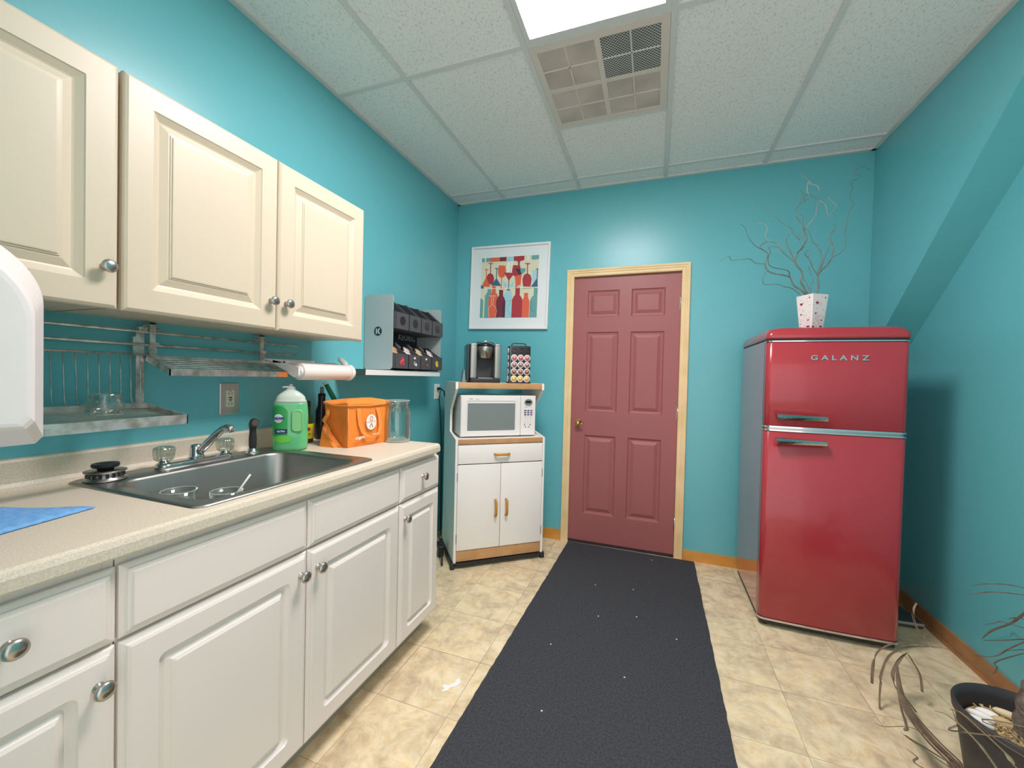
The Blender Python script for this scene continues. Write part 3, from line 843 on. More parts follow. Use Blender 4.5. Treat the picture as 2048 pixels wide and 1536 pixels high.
# the grip: a pad of raised rim around a see-through recess on the right
b.build('soap_body', M_['soap'], t)
b = MB()
lev = [(.062, .039, zsoap), (.058, .037, .209), (.055, .036, .213), (.054, .036, .222), (.045, .032, .233), (.030, .025, .245), (.017, .017, .254), (.014, .014, .258)]
b.loft([sect(*l) for l in lev], smooth=True); b.build('clear_shoulder', M_['soap_top'], t)
b = MB(); b.lathe([(.0165, .252), (.0165, .262), (.012, .266), (.007, .268), (.006, .276), (.0001, .277)], None, 24)
b.box((.0, -.007, .262), (.026, .007, .268), RY(-.12), .002); b.build('cap', M_['white'], t)
b = MB()
pts = rrect(.004, .078, .048, .172, .016, 6)
b.loft([[(u, v, .0415) for u, v in pts], [(u, v, .0445) for u, v in pts]] + [[(u, v, .0445) for u, v in rrect(.010, .084, .042, .166, .012, 6)], [(u, v, .0425) for u, v in rrect(.013, .088, .039, .162, .010, 6)]], AXES['y-'], smooth=True)
b.build('grip', mat('grip_recess', '#8BD98A', .15, trans=.2), t)
lb = MB(); Ml = AXES['y-']
def wrap(mb, poly, w_extra, m_i):
    mb.mi = m_i
    vs = []
    for u, v in poly:
        d_ = .0425 * max(.0, 1 - (abs(u) / .0675) ** (2 / .72)) ** (.36)
        vs.append(mb._v((u, -(d_ + w_extra), v), None))
    mb._f(vs)
lab = MB()
def lab_strip(u0, u1, vfun, w_extra, m_i, n=14):
    lab.mi = m_i
    prev = None
    for i in range(n + 1):
        u = u0 + (u1 - u0) * i / n
        lo, hi = vfun((i / n))
        dd = .0425 * max(.0, 1 - (abs(u) / .0675) ** (2 / .72)) ** .36 + w_extra
        a, c = lab._v((u, -dd, lo), None), lab._v((u, -dd, hi), None)
        if prev: lab._f([prev[0], a, c, prev[1]])
        prev = (a, c)
half = lambda s: math.sqrt(max(0, 1 - (2 * s - 1) ** 2))
lab_strip(-.0645, -.010, lambda s: (.066, .145 + .042 * half(min(1, .2 + s * .75))), .0012, 0)
lab_strip(-.060, -.026, lambda s: (.136 - .018 * half(s), .136 + .018 * half(s)), .0022, 1)
lab_strip(-.054, -.010, lambda s: (.074, .092), .0022, 2)
lab_strip(-.062, .006, lambda s: (.050 - .015 * half(s), .050 + .016 * half(s)), .0018, 3)
lab.build('label', [mat('soap_label_green', '#2FA052', .35), M_['white'], mat('soap_label_navy', '#24366E', .4), mat('soap_label_lime', '#6CCB4A', .35)], t, fixn=False)
text('DAWN', .0135, T(-.0425, -.0425, .136) @ RZ(-.22) @ RX(PI / 2), mat('navy_print', '#1F3A86', .4), 'lettering', t, .0005, .9, .0008, world=False)
text('ULTRA', .0095, T(-.033, -.0445, .083) @ RZ(-.13) @ RX(PI / 2), M_['white'], 'small_lettering', t, .0004, 1, .0003, world=False)

# bottles behind the bag
t = thing('sauce_bottle', 'dark bottle with yellow label between soap bottle and orange bag', 'bottle', (.078, -1.620, CZ + .0006))
b = MB(); b.lathe([(.026, 0), (.028, .004), (.028, .095), (.024, .115), (.014, .135), (.0125, .165), (.0125, .17)], None, 28); b.build('bottle_body', mat('olive_glass', '#3B4420', .12, trans=.2), t)
b = MB(); b.lathe([(.0285, .02), (.0287, .021), (.0287, .088), (.0285, .089)], None, 28, cap=False); b.build('label', M_['yellow'], t)
b = MB(); b.lathe([(.0145, .168), (.0145, .19), (.013, .194), (.0001, .195)], None, 20); b.build('cap', M_['black'], t)
b = MB(); Mx = T(.078, -1.620, CZ) @ RZ(-.75)
b.mi = 0
b.lathe([(.009, 0), (.009, .0012), (.0001, .0013)], T(.0285, 0, .066) @ RY(PI / 2), 16); b.bm.transform(RZ(-.55)); b.build('emblem', mat('sauce_red', '#B23A2A', .5), t)
text('olé', .014, RZ(-.55) @ T(.0290, 0, .042) @ RZ(PI / 2) @ RX(PI / 2), M_['black'], 'lettering', t, .0004, world=False)
t = thing('spray_bottle', 'slim dark bottle with a grey pump behind the orange bag', 'bottle', (.052, -1.508, CZ + .0006))
b = MB(); b.lathe([(.026, 0), (.027, .004), (.027, .14), (.018, .165), (.0165, .2), (.0175, .222), (.012, .226)], None, 26); b.build('bottle_body', M_['black_gloss'], t)
b = MB(); b.lathe([(.009, .226), (.009, .252), (.006, .258), (.0001, .259)], None, 18); b.build('pump', M_['grey'], t)
t = thing('bottle_brush', 'brush with a green handle leaning on the wall behind the orange bag', 'brush', (.085, -1.470, CZ + .01))
b = MB(); b.tube([(.02, .045, .10), (.006, .0, .19), (-.008, -.038, .262)], [.0125, .0125, .0105], 16); b.build('handle', M_['green_h'], t)
b = MB(); b.tube([(.04, .11, .022), (.03, .075, .06), (.02, .045, .10)], [.02, .022, .012], 16); b.build('bristles', M_['white'], t)
b = MB(); b.tube([(-.008, -.038, .262), (-.010, -.042, .272)], [.0112, .0125], 16); b.build('end_cap', M_['white'], t)

# ---------------------------------------------------------------- orange insulated bag
BA, BB, BL = Vector((.345, -1.655, 0)), Vector((.385, -1.432, 0)), Vector((.178, -1.652, 0))
ub = (BB - BA).normalized(); wb = (BB - BA).length
t = thing('insulated_bag', 'orange fabric cooler bag with white round logo on the counter', 'bag', (BA.x, BA.y, CZ + .0006), math.atan2(ub.y, ub.x))
# local +x along the logo side, local +y into the counter (away from camera)
dep = .155; hb = .2
def bagring(z, k, bulge):
    out = []
    n = 10
    P = [(0, 0), (wb, 0), (wb, dep), (0, dep)]
    for e_ in range(4):
        a, c = P[e_], P[(e_ + 1) % 4]
        for i in range(n):
            s = i / n
            x = a[0] + (c[0] - a[0]) * s; y = a[1] + (c[1] - a[1]) * s
            nx_, ny_ = [(0, -1), (1, 0), (0, 1), (-1, 0)][e_]
            f_ = math.sin(PI * s) * bulge * (1 + .3 * math.sin(9 * s + z * 30))
            sgn = -1 if e_ in (1, 3) else .5
            out.append((x + nx_ * f_ * sgn + .003 * math.sin(z * 40 + e_), y + ny_ * f_ * sgn, z))
    return out
b = MB()
b.loft([bagring(z, 0, bu) for z, bu in ((.0, .0), (.004, .003), (.03, .008), (.08, .012), (.13, .010), (.17, .006), (.188, .002))], smooth=False)
b.build('bag_body', M_['orange'], t)
b = MB()
def lidring(ins, z, sag): 
    out = []
    P = [(-.004 + ins, -.006 + ins), (wb + .004 - ins, -.006 + ins), (wb + .004 - ins, dep + .006 - ins), (-.004 + ins, dep + .006 - ins)]
    for e_ in range(4):
        a, c = P[e_], P[(e_ + 1) % 4]
        for i in range(10):
            s = i / 10
            out.append((a[0] + (c[0] - a[0]) * s, a[1] + (c[1] - a[1]) * s, z - sag * math.sin(PI * s) + .004 * math.sin(5 * s + e_)))
    return out
b.loft([lidring(0, .184, .004), lidring(-.002, .19, .005), lidring(0, .197, .005), lidring(.02, .203, .002), lidring(.055, .208, -.004)], smooth=False)
b.build('lid', M_['orange'], t)
b = MB()     # piping round the lid and down the corners
b.tube([(-.005, -.007, .186), (wb / 2, -.008, .181), (wb + .005, -.007, .187)], .0022, 6); b.tube([(-.005, -.007, .186), (-.005, dep / 2, .182), (-.005, dep + .005, .188)], .0022, 6)
b.tube([(0, -.001, .184), (.002, -.002, .1), (0, -.001, .003)], .002, 6); b.tube([(wb, -.001, .184), (wb + .001, -.002, .1), (wb, -.001, .003)], .002, 6)
b.build('piping', mat('orange_piping', '#F5A05A', .6), t)
def ribbon(mb, pts, wid, side):
    """flat strap following pts; side = width direction"""
    side = Vector(side).normalized() * wid / 2
    A = [Vector(p) for p in pts]
    L_ = [mb._v(p - side, None) for p in A]; R_ = [mb._v(p + side, None) for p in A]
    for i in range(len(A) - 1): mb._f([L_[i], R_[i], R_[i + 1], L_[i + 1]], True)
def strap(pts, wid, side, th_=.0016):
    mb = MB(); side = Vector(side).normalized() * wid / 2
    A = [Vector(p) for p in pts]
    rings = []
    for i, p in enumerate(A):
        tt = (A[min(i + 1, len(A) - 1)] - A[max(0, i - 1)]).normalized()
        nn_ = tt.cross(side).normalized() * th_ / 2
        rings.append([tuple(p - side - nn_), tuple(p + side - nn_), tuple(p + side + nn_), tuple(p - side + nn_)])
    mb.loft(rings); return mb
strap([(.052, -.006, .172), (.052, -.010, .14), (.058, -.011, .10), (.072, -.014, .062), (.095, -.02, .042), (.13, -.022, .036), (.16, -.018, .045), (.172, -.013, .085), (.168, -.011, .13), (.158, -.007, .17)], .020, (1, 0, .05)).build('carry_strap', M_['orange_d'], t)
strap([(-.004, dep - .03, .165), (-.016, dep - .04, .14), (-.022, dep - .02, .11), (-.022, dep - .055, .08), (-.028, dep - .06, .05), (-.02, dep - .08, .02), (-.014, .05, .006), (-.012, .015, .004)], .022, (0, 1, .3)).build('side_strap', M_['orange_d'], t)
b = MB(); b.loft([[(-.003, .03, .0), (-.003, dep, 0), (-.003, dep, .1)], [(-.03, .05, .0), (-.04, dep - .02, 0), (-.02, dep - .01, .08)]]); b.build('loose_fabric', M_['orange'], t)
strap([(wb + .004, .05, .178), (wb + .022, .05, .15), (wb + .026, .055, .12), (wb + .012, .06, .09), (wb + .006, .06, .06)], .012, (0, 1, 0)).build('side_loop', M_['orange_d'], t)
lg = MB()
def ell(cx, cz, rx, rz, n=28): return [(cx + rx * math.cos(2 * PI * k / n), cz + rz * math.sin(2 * PI * k / n)) for k in range(n)]
fy = .013
lg.mi = 0; lg.prism(ell(.118, .106, .029, .036), fy, fy + .001, AXES['y-'])
lg.mi = 1
oo, ii = ell(.118, .122, .0095, .0115), ell(.118, .122, .006, .008)
lg.loft([[(u, v, fy + .0016) for u, v in oo], [(u, v, fy + .0016) for u, v in ii]], AXES['y-'], False, False)
lg.prism([(.091, .1055), (.145, .1075), (.145, .1090), (.091, .1070)], fy + .001, fy + .0016, AXES['y-'])
lg.prism([(.1065, .080), (.111, .080), (.118, .095), (.125, .080), (.1295, .080), (.1205, .1015), (.1155, .1015)], fy + .001, fy + .0016, AXES['y-'])
lg.build('logo', [M_['white'], mat('logo_orange_grey', '#C9854F', .6)], t)
text('organic', .020, T(.058, -.0155, .042) @ RX(PI / 2) @ RZ(.06), M_['white'], 'lettering', t, .0005, .95, .0003, world=False)
text('avenue', .012, T(.132, -.0265, .052) @ RX(PI / 2) @ RZ(.1), M_['white'], 'small_lettering', t, .0004, .95, 0, world=False)

# glass jar with flared rim
b = MB()
pr_o = [(.060, 0), (.064, .004), (.065, .02), (.065, .125), (.061, .150), (.052, .165), (.050, .175), (.053, .188), (.060, .200)]
pr_i = [(r - .003, z + (.0 if i > 1 else .006)) for i, (r, z) in enumerate(pr_o)]
b.lathe(pr_o + list(reversed(pr_i)) + [(.0001, .006)], None, 48)
gv = b.build('glass_vase', M_['glass'], None, (.414, -1.392, CZ + .0006))
q = MB(); q.tube([(.0585 * math.cos(a), .0585 * math.sin(a), .200) for a in [2 * PI * k / 40 for k in range(41)]], .0018, 6); q.build('rim', M_['glass_edge'], gv)
q = MB(); q.lathe([(.0615, .001), (.0635, .004), (.0635, .008), (.058, .0085), (.0001, .007)], None, 40); q.build('thick_base', M_['glass_edge'], gv)
tag(gv, 'large empty clear glass jar with flared rim right of the orange bag', 'jar')

# ---------------------------------------------------------------- wall shelf and coffee pod organizer
t = thing('wall_shelf', 'thin white edged metal wall shelf holding the grey and black organizer', 'wall shelf', (.1, -.98, 1.252))
b = MB(); b.box((.001, -1.372, 1.252), (.2, -.612, 1.281)); wchild(b, 'shelf_board', M_['white'], t)
for ya_ in (-1.3745, -.612):
    b = MB(); b.box((.001, ya_, 1.2505), (.202, ya_ + .0025, 1.2825)); wchild(b, 'end_cap', M_['steel'], t)
OY0, OY1, OZ = -1.148, -.604, 1.2815
t = thing('pod_organizer', 'grey sided black pod organizer on the wall shelf right of the cream cabinets', 'pod organizer', (.1, (OY0 + OY1) / 2, OZ))
Mxz = Matrix(((1, 0, 0, 0), (0, 0, 1, 0), (0, 1, 0, 0), (0, 0, 0, 1)))   # u->x v->z w->y
for y0_, y1_ in ((OY0, OY0 + .007), (OY1 - .007, OY1)):
    b = MB(); pts = rrect(.003, OZ + .004, .197, OZ + .433, .022, 6); b.prism(pts, y0_, y1_, Mxz)
    wchild(b, 'side_panel', M_['grey_panel'], t)
b = MB(); b.box((.004, OY0 + .007, OZ + .01), (.010, OY1 - .007, OZ + .425)); wchild(b, 'back_panel', M_['black'], t)
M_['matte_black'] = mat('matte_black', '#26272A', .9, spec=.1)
M_['bin'] = mat('organizer_bin', '#505154', .5)
def binrow(zb, zf, zt, name, pods):
    """four bins: floor, slanted dividers, front with finger holes"""
    n = 4; wy = (OY1 - OY0 - .016) / n
    b = MB()
    b.box((.01, OY0 + .008, zb), (.212, OY1 - .008, zb + .005))
    b.box((.207, OY0 + .008, zb), (.213, OY1 - .008, zf))
    for k in range(n + 1):
        y = OY0 + .008 + wy * k
        b.prism([(.01, zb), (.213, zb), (.213, zf), (.197, zf + .004), (.10, zt), (.01, zt)], y - .003, y + .003, Mxz)
    wchild(b, name, M_['bin'], t)
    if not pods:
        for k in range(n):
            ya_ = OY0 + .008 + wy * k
            c = MB(); c.prism([(.190, zf - .002), (.099, zt - .006), (.096, zt - .012), (.187, zf - .008)], ya_ + .008, ya_ + wy - .008, Mxz); wchild(c, 'bin_opening_shade', M_['matte_black'], t)  # matte black slab standing in for the shade inside each empty bin
    for k in range(n):
        y = OY0 + .008 + wy * (k + .5)
        c = MB(); c.cyl((.2131, y, (zb + zf) / 2 + .002), (.2146, y, (zb + zf) / 2 + .002), .026, n=26)
        if not pods: wchild(c, 'finger_hole', M_['black_gloss'], t)
        else: c.bm.free()
    return wy
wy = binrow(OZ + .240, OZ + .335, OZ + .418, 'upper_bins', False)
wy = binrow(OZ + .012, OZ + .098, OZ + .165, 'lower_bins', True)
text('KEURIG', .056, T(.0115, -.735, OZ + .224) @ RZ(PI / 2) @ RX(PI / 2), mat('print_grey', '#B8BBBB', .4), 'lettering', t, .0006, 1.08, .0006, xs=.95)
b = MB(); b.cyl((.098, OY0 - .0012, OZ + .223), (.098, OY0, OZ + .223), .0265, n=32); lo = wchild(b, 'logo_disc', mat('logo_dark', '#20343A', .4), t)
kk = MB(); yy = OY0 - .0012
for dz in (-.0105, 0, .0105): kk.cyl((.0885, yy, OZ + .223 + dz), (.0885, yy - .0012, OZ + .223 + dz), .0045, n=14)
for s in (-1, 1):
    kk.prism([(.0945, OZ + .223), (.106, OZ + .223 + s * .0165), (.113, OZ + .223 + s * .0165), (.1025, OZ + .223)], yy - .0012, yy, Mxz)
o = wchild(kk, 'logo_mark', mat('logo_pale', '#C9D3D3', .4), t)
# printed fruit / cup stickers on the lower bins
def sticker(k, cols, shape):
    y = OY0 + .008 + wy * (k + .5); z = OZ + .055
    s = MB()
    for i, (dy, dz, r_, mi) in enumerate(shape):
        s.mi = mi; s.prism([(y + dy + r_ * math.cos(a), z + dz + r_ * 1.1 * math.sin(a)) for a in [2 * PI * q / 14 for q in range(14)]], .2131 + .0002 * i, .2136 + .0003 * i, AXES['x+'])
    wchild(s, 'sticker', cols, t)
Mr, Mw, Mb_, My = mat('st_red', '#C8414B', .5), M_['white'], mat('st_brown', '#6E4A38', .5), mat('st_yellow', '#E8D22E', .5)
Mp = mat('st_pink', '#E5868E', .5)
sticker(0, [Mr, Mp], [(-.01, -.008, .013, 0), (.008, .004, .014, 0), (0, .016, .010, 0), (.014, -.016, .010, 0), (-.006, 0, .005, 1), (.01, .008, .005, 1)])
sticker(1, [Mw, Mb_, My], [(.004, .024, .006, 0), (-.006, .024, .006, 0), (0, -.008, .010, 0), (.014, -.016, .009, 0), (.0, -.006, .006, 1)])
sticker(2, [Mw, Mb_, Mp], [(.004, .024, .006, 0), (-.006, .024, .006, 0), (0, -.010, .011, 1), (.012, -.014, .006, 2)])
sticker(3, [My, mat('st_gold', '#D0B322', .5)], [(0, 0, .017, 0), (.006, -.010, .012, 0), (0, .004, .008, 1)])
# pods lying in the lower bins: one top-level pod per visible pale lid
podcols = [('#D8A87E', 'tan'), ('#E7DED6', 'white'), ('#E3CFA6', 'cream'), ('#EDE6DC', 'ivory')]
posn = ['first bin from the left', 'second bin from the left', 'third bin from the left', 'rightmost bin']
for k in range(4):
    y = OY0 + .008 + wy * (k + .5)
    for j in range(3):
        b = MB(); b.lathe([(.0175, 0), (.022, .034), (.0255, .036), (.0255, .0385), (.0001, .0385)], None, 24)
        o = b.build('coffee_pod', mat('pod_' + podcols[k][1], podcols[k][0], .5), None, (.150 - j * .042, y + (-.022, .024, -.01)[j], OZ + .080 + j * .026))
        o.rotation_euler = (0, .75, .3 * (j - 1))
        tag(o, '%s lidded coffee pod in the organizer, %s' % (podcols[k][1], posn[k]), 'coffee pod', 'coffee pods in the organizer %s' % posn[k])

# ---------------------------------------------------------------- picture
t = thing('picture_frame', 'white framed print of bottles and glasses hung left of the door', 'picture', (.4725, 0, 1.986))
t.rotation_euler = (0, math.radians(1.0), 0)
hw, hh = .337, .340
b = MB()
fp = [(0, 0), (0, .024), (.003, .026), (.014, .026), (.017, .023), (.018, .012)]
rings = [[(sx * (hw - i), -(.002 + h), sz * (hh - i)) for sx, sz in ((-1, -1), (1, -1), (1, 1), (-1, 1))] for i, h in fp]
b.loft(rings, cap0=False, cap1=False); b.build('frame', M_['white_paint'], t)
b = MB(); b.box((-hw + .004, -.012, -hh + .004), (hw - .004, -.002, hh - .004)); b.build('mount', mat('mount_white', '#E9EEEC', .5), t)
art = ['#E2DFC0', '#6FA7A3', '#E8694A', '#B23B45', '#7E3140', '#A9D6DF', '#3F6C86', '#4C3340', '#F6F3E4']
AM = [mat('ink_%d' % i, c, .6) for i, c in enumerate(art)]
CR, TE, OR, RE, MA, LB, BL_, DK, WH = range(9)
b = MB(); S_ = .49
def A2(cx, cy):
    u = (cx - 288) / 797.; top = 408 - 83 * u; bot = 1248 - 40 * u
    return ((u - .5) * S_, (.5 - (cy - top) / (bot - top)) * S_)
lay = [0]
def ap(pts, m):
    b.mi = m; lay[0] += 1
    P = [A2(*p) for p in pts]
    P = [(max(-S_ / 2, min(S_ / 2, x)), max(-S_ / 2, min(S_ / 2, z))) for x, z in P]
    w_ = .0128 + lay[0] * .00006
    b._f([b._v((x, -w_, z), None) for x, z in P])
def glass_a(cx, base, neck, bowl0, bowl1, wb_, bw, m, kind='wine', m2=None):
    """base -> stem -> bowl ; works upright or inverted"""
    d_ = 1 if bowl1 > base else -1
    ap([(cx - bw, base), (cx + bw, base), (cx + 6, base + d_ * 18), (cx + 6, neck), (cx - 6, neck), (cx - 6, base + d_ * 18)], m2 if m2 is not None else m)
    if kind == 'wine':
        L_ = bowl1 - neck
        R_ = [(cx + 6, neck), (cx + wb_ * .7, neck + L_ * .12), (cx + wb_, neck + L_ * .42), (cx + wb_ * .96, neck + L_ * .65), (cx + wb_ * .78, bowl1)]
        ap(R_ + [(2 * cx - x, y) for x, y in reversed(R_)], m)
    else:
        ap([(cx + 5, neck), (cx + wb_, bowl1), (cx - wb_, bowl1), (cx - 5, neck)], m)
def bottle_a(cx, top, sh, body, bot, nw, wb_, m):
    R_ = [(cx + nw, top), (cx + nw, sh), (cx + nw + (wb_ - nw) * .55, sh + (body - sh) * .4), (cx + wb_, body), (cx + wb_, bot)]
    ap(R_ + [(2 * cx - x, y) for x, y in reversed(R_)], m)
ap([(288, 408), (1085, 325), (1085, 1208), (288, 1248)], CR)
ap([(288, 408), (415, 395), (415, 450), (288, 465)], TE); ap([(328, 403), (350, 401), (350, 458), (328, 460)], CR)
ap([(412, 395), (545, 381), (545, 440), (412, 455)], OR); ap([(545, 381), (640, 371), (640, 432), (545, 440)], MA)
ap([(650, 370), (740, 360), (740, 430), (650, 440)], LB); ap([(742, 360), (888, 345), (888, 405), (830, 428), (825, 500), (805, 500), (800, 430), (742, 420)], RE)
ap([(985, 337), (1088, 326), (1088, 385), (1005, 400), (985, 385)], TE); ap([(930, 345), (948, 343), (950, 400), (928, 402)], WH)
glass_a(418, 468, 612, 0, 770, 56, 46, RE); glass_a(360, 556, 680, 0, 806, 66, 34, OR, 'm'); glass_a(508, 536, 682, 0, 786, 74, 38, BL_, 'm')
ap([(650, 440), (735, 430), (725, 580), (655, 590)], WH)
glass_a(582, 826, 672, 0, 496, 58, 44, OR); glass_a(786, 812, 650, 0, 484, 62, 50, RE); ap([(765, 640), (862, 610), (850, 760), (785, 782)], OR); ap([(766, 535), (830, 528), (862, 600), (835, 625)], DK)
ap([(836, 526), (915, 522), (905, 570), (872, 606), (845, 580)], TE)
glass_a(686, 845, 700, 0, 594, 74, 36, RE, 'm', BL_)
ap([(605, 700), (668, 770), (640, 820), (612, 780)], LB); ap([(700, 770), (760, 700), (750, 790), (722, 820)], LB)
ap([(1003, 545), (1062, 540), (1066, 640), (1030, 715), (1003, 700)], LB)
glass_a(936, 450, 594, 0, 780, 62, 50, RE); glass_a(1072, 520, 660, 0, 780, 80, 34, BL_, 'm')
ap([(288, 782), (330, 812), (330, 838), (288, 838)], BL_)
bottle_a(414, 828, 880, 950, 1248, 26, 64, TE); ap([(288, 965), (330, 1000), (328, 1248), (288, 1248)], TE); ap([(330, 960), (352, 960), (348, 1248), (331, 1248)], CR)
bottle_a(478, 792, 880, 960, 1242, 28, 72, OR); bottle_a(584, 842, 925, 1000, 1232, 28, 66, MA)
ap([(655, 860), (720, 855), (745, 920), (735, 985), (740, 1228), (650, 1230), (650, 985), (615, 920)], LB)
ap([(615, 1000), (648, 1000), (648, 1232), (615, 1234)], DK)
bottle_a(814, 790, 905, 975, 1226, 31, 73, RE); bottle_a(932, 870, 930, 995, 1218, 27, 48, OR); bottle_a(1060, 796, 900, 975, 1212, 26, 74, TE)
ap([(288, 838), (1085, 778), (1085, 786), (288, 845)], WH)
for q in range(2):   # outline glass over the orange bottle
    pass
b.mi = WH
def line_a(pts, w_=4, m=WH):
    for (x0_, y0_), (x1_, y1_) in zip(pts[:-1], pts[1:]):
        dx, dy = x1_ - x0_, y1_ - y0_; l_ = math.hypot(dx, dy) or 1; px_, py_ = -dy / l_ * w_ / 2, dx / l_ * w_ / 2
        ap([(x0_ + px_, y0_ + py_), (x1_ + px_, y1_ + py_), (x1_ - px_, y1_ - py_), (x0_ - px_, y0_ - py_)], m)
line_a([(420, 932), (505, 928), (480, 945), (474, 1060), (515, 1090), (530, 1150), (510, 1235)]); line_a([(420, 932), (448, 945), (454, 1060), (418, 1090), (410, 1150), (425, 1238)])
line_a([(660, 990), (732, 986), (690, 1060), (690, 1130), (735, 1200)], 4, TE); line_a([(885, 810), (1000, 800)], 4, TE); line_a([(1010, 985), (1000, 1080), (1050, 1140)], 4, BL_)
line_a([(700, 440), (705, 580)], 4, TE); line_a([(640, 1225), (640, 1240)], 2, WH)
b.build('print', AM, t, fixn=False)

# ---------------------------------------------------------------- microwave cart
CT = .678; CO = (.408, -.755)
cw, cd = .628, .43
cart = thing('microwave_cart', 'white microwave cart with oak trim standing at an angle in the corner', 'cart', (CO[0], CO[1], 0), CT)
M_['melamine'] = mat('white_melamine', '#F6F3EC', .4)
tp = .016
Msd = Matrix(((0, 0, 1, 0), (1, 0, 0, 0), (0, 1, 0, 0), (0, 0, 0, 1)))   # u->y v->z w->x
side = [(0, .040), (cd, .040), (cd, 1.218), (.035, 1.218), (.035, 1.172), (.2, 1.03), (.212, .99), (.212, .875), (0, .846)]
for x in (0, cw - tp):
    b = MB(); b.prism(side, x, x + tp, Msd); b.build('side_panel', M_['melamine'], cart)
b = MB(); b.box((tp, cd - .006, .045), (cw - tp, cd, .845)); b.box((tp, .012, .118), (cw - tp, cd - .006, .132)); b.build('carcass', M_['melamine'], cart)
b = MB(); b.box((tp, .010, .828), (cw - tp, cd - .006, .846)); b.build('middle_shelf', M_['melamine'], cart)
b = MB(); b.box((tp, .045, 1.196), (cw - tp, cd, 1.216)); b.build('top_shelf', M_['melamine'], cart)
b = MB(); b.box((tp, -.002, .812), (cw - tp, .010, .846), None, .003); o = b.build('oak_strip', M_['wood'], cart); o['label'] = 'oak edge of the middle shelf'
b = MB(); b.box((tp, .033, 1.176), (cw - tp, .045, 1.217), None, .003); o = b.build('oak_strip', M_['wood'], cart); o['label'] = 'oak edge of the top shelf'
b = MB(); b.box((tp, .002, .046), (cw - tp, .016, .116), None, .003); o = b.build('oak_plinth', M_['wood'], cart)
def oak_handle(p0, p1, parent):
    b = MB(); p0, p1 = Vector(p0), Vector(p1); dr = (p1 - p0).normalized()
    up_ = Vector((0, -1, 0))
    b.tube([p0 + up_ * .0, p0 + up_ * .018 + dr * .004, p0 + up_ * .025 + dr * .014, (p0 + p1) / 2 + up_ * .026, p1 + up_ * .025 - dr * .014, p1 + up_ * .018 - dr * .004, p1], [.008, .0085, .0085, .008, .0085, .0085, .008], 12)
    b.build('handle', M_['handle_wood'], parent)
b = MB(); b.box((tp + .002, -.003, .685), (cw - tp - .002, .014, .808), None, .002); o = b.build('drawer', M_['melamine'], cart)
oak_handle((.265, -.003, .743), (.365, -.003, .743), o)
mid = cw / 2 - .003
for (a0, a1, hx_) in ((tp + .002, mid - .0015, .276), (mid + .0015, cw - tp - .002, .351)):
    b = MB(); b.box((a0, -.003, .120), (a1, .014, .679), None, .002); o = b.build('door', M_['melamine'], cart)
    oak_handle((hx_, -.003, .330), (hx_, -.003, .436), o)
    hxp = a0 - .002 if a0 < .1 else a1 + .002
    for z in (.2, .6):
        b = MB(); b.box((hxp - .0025, -.004, z - .028), (hxp + .0025, .0, z + .028)); b.build('hinge', M_['grey'], o)
b = MB()
b.box((-.012, -.004, .022), (cw + .004, .018, .040)); b.box((-.012, cd - .02, .022), (cw + .004, cd, .040)); b.box((-.012, -.004, .022), (.012, cd, .040)); b.box((cw - .02, -.004, .022), (cw + .004, cd, .040))
b.build('wheel_frame', M_['black'], cart)
for x in (-.004, cw):
    for y in (.006, cd - .012):
        b = MB(); b.cyl((x - .012, y, .0165), (x + .012, y, .0165), .016, n=20); b.box((x - .014, y - .012, .016), (x + .014, y + .012, .042), None, .004); b.build('caster', M_['black'], cart)
CM = T(CO[0], CO[1], 0) @ RZ(CT)
def cartpt(a, b_, z): v = CM @ Vector((a, b_, z)); return (v.x, v.y, v.z)

# microwave
t = thing('microwave_oven', 'white countertop microwave on the middle shelf of the cart', 'microwave', cartpt(.04, .055, .8465), CT)
mw, mh, md = .537, .283, .345
b = MB(); b.box((0, .02, .010), (mw, md, mh), None, .006)
for x in (.04, mw - .04):
    for y in (.05, md - .04): b.cyl((x, y, 0), (x, y, .011), .012, n=14)
b.build('casing', M_['white'], t)
b = MB(); b.panel(0, .008, .425, mh + .002, [(0, .014, .006), (.005, .021, .008), (.036, .0225, .012), (.040, .019, .01)], AXES['y-'], -.02)
b.bm.transform(Matrix.Identity(4)); dr = b.build('door', M_['white'], t)
b = MB(); b.panel(.047, .048, .382, .232, [(0, .001, .008), (.003, .0015, .007)], AXES['y-'], .0005); b.build('window', M_['grille'], dr)
text('SHARP', .009, T(.068, -.0032, .2605) @ RX(PI / 2), M_['grey'], 'lettering', dr, .0003, world=False); text('CAROUSEL', .006, T(.112, -.0032, .2598) @ RX(PI / 2), M_['grey'], 'small_lettering', dr, .0003, world=False)
b = MB(); b.panel(.427, .008, mw, mh + .002, [(0, .014, .006), (.005, .020, .008)], AXES['y-'], -.02); cp = b.build('control_panel', M_['white'], t)
b = MB(); b.prism(ell(.480, .238, .031, .024), .0004, .002, AXES['y-']); b.build('display_bezel', M_['grey'], cp)
b = MB(); b.box((.460, -.0028, .233), (.500, -.001, .250)); b.build('display', M_['black_gloss'], cp)
b = MB()
for i in range(3):
    for j in range(3): b.prism(ell(.458 + .0225 * i, .181 - .0145 * j, .0095, .0052, 16), .0003, .0016, AXES['y-'])
b.build('purple_keys', mat('purple_key', '#6E5B88', .5), cp)
b = MB()
for i in range(3):
    for j in range(4): b.box((.456 + .021 * i, -.0009, .118 - .012 * j), (.460 + .021 * i, -.0001, .1205 - .012 * j))
for (x, z, ww) in ((.452, .205, .022), (.482, .207, .022), (.454, .136, .02), (.486, .136, .02)): b.box((x, -.0009, z - .001), (x + ww, -.0001, z + .001))
for (x, z) in ((.455, .083), (.496, .083), (.462, .067), (.488, .067)): b.prism(ell(x, z, .005, .005, 12), .0002, .0009, AXES['y-'])
b.build('number_marks', M_['grey'], cp)
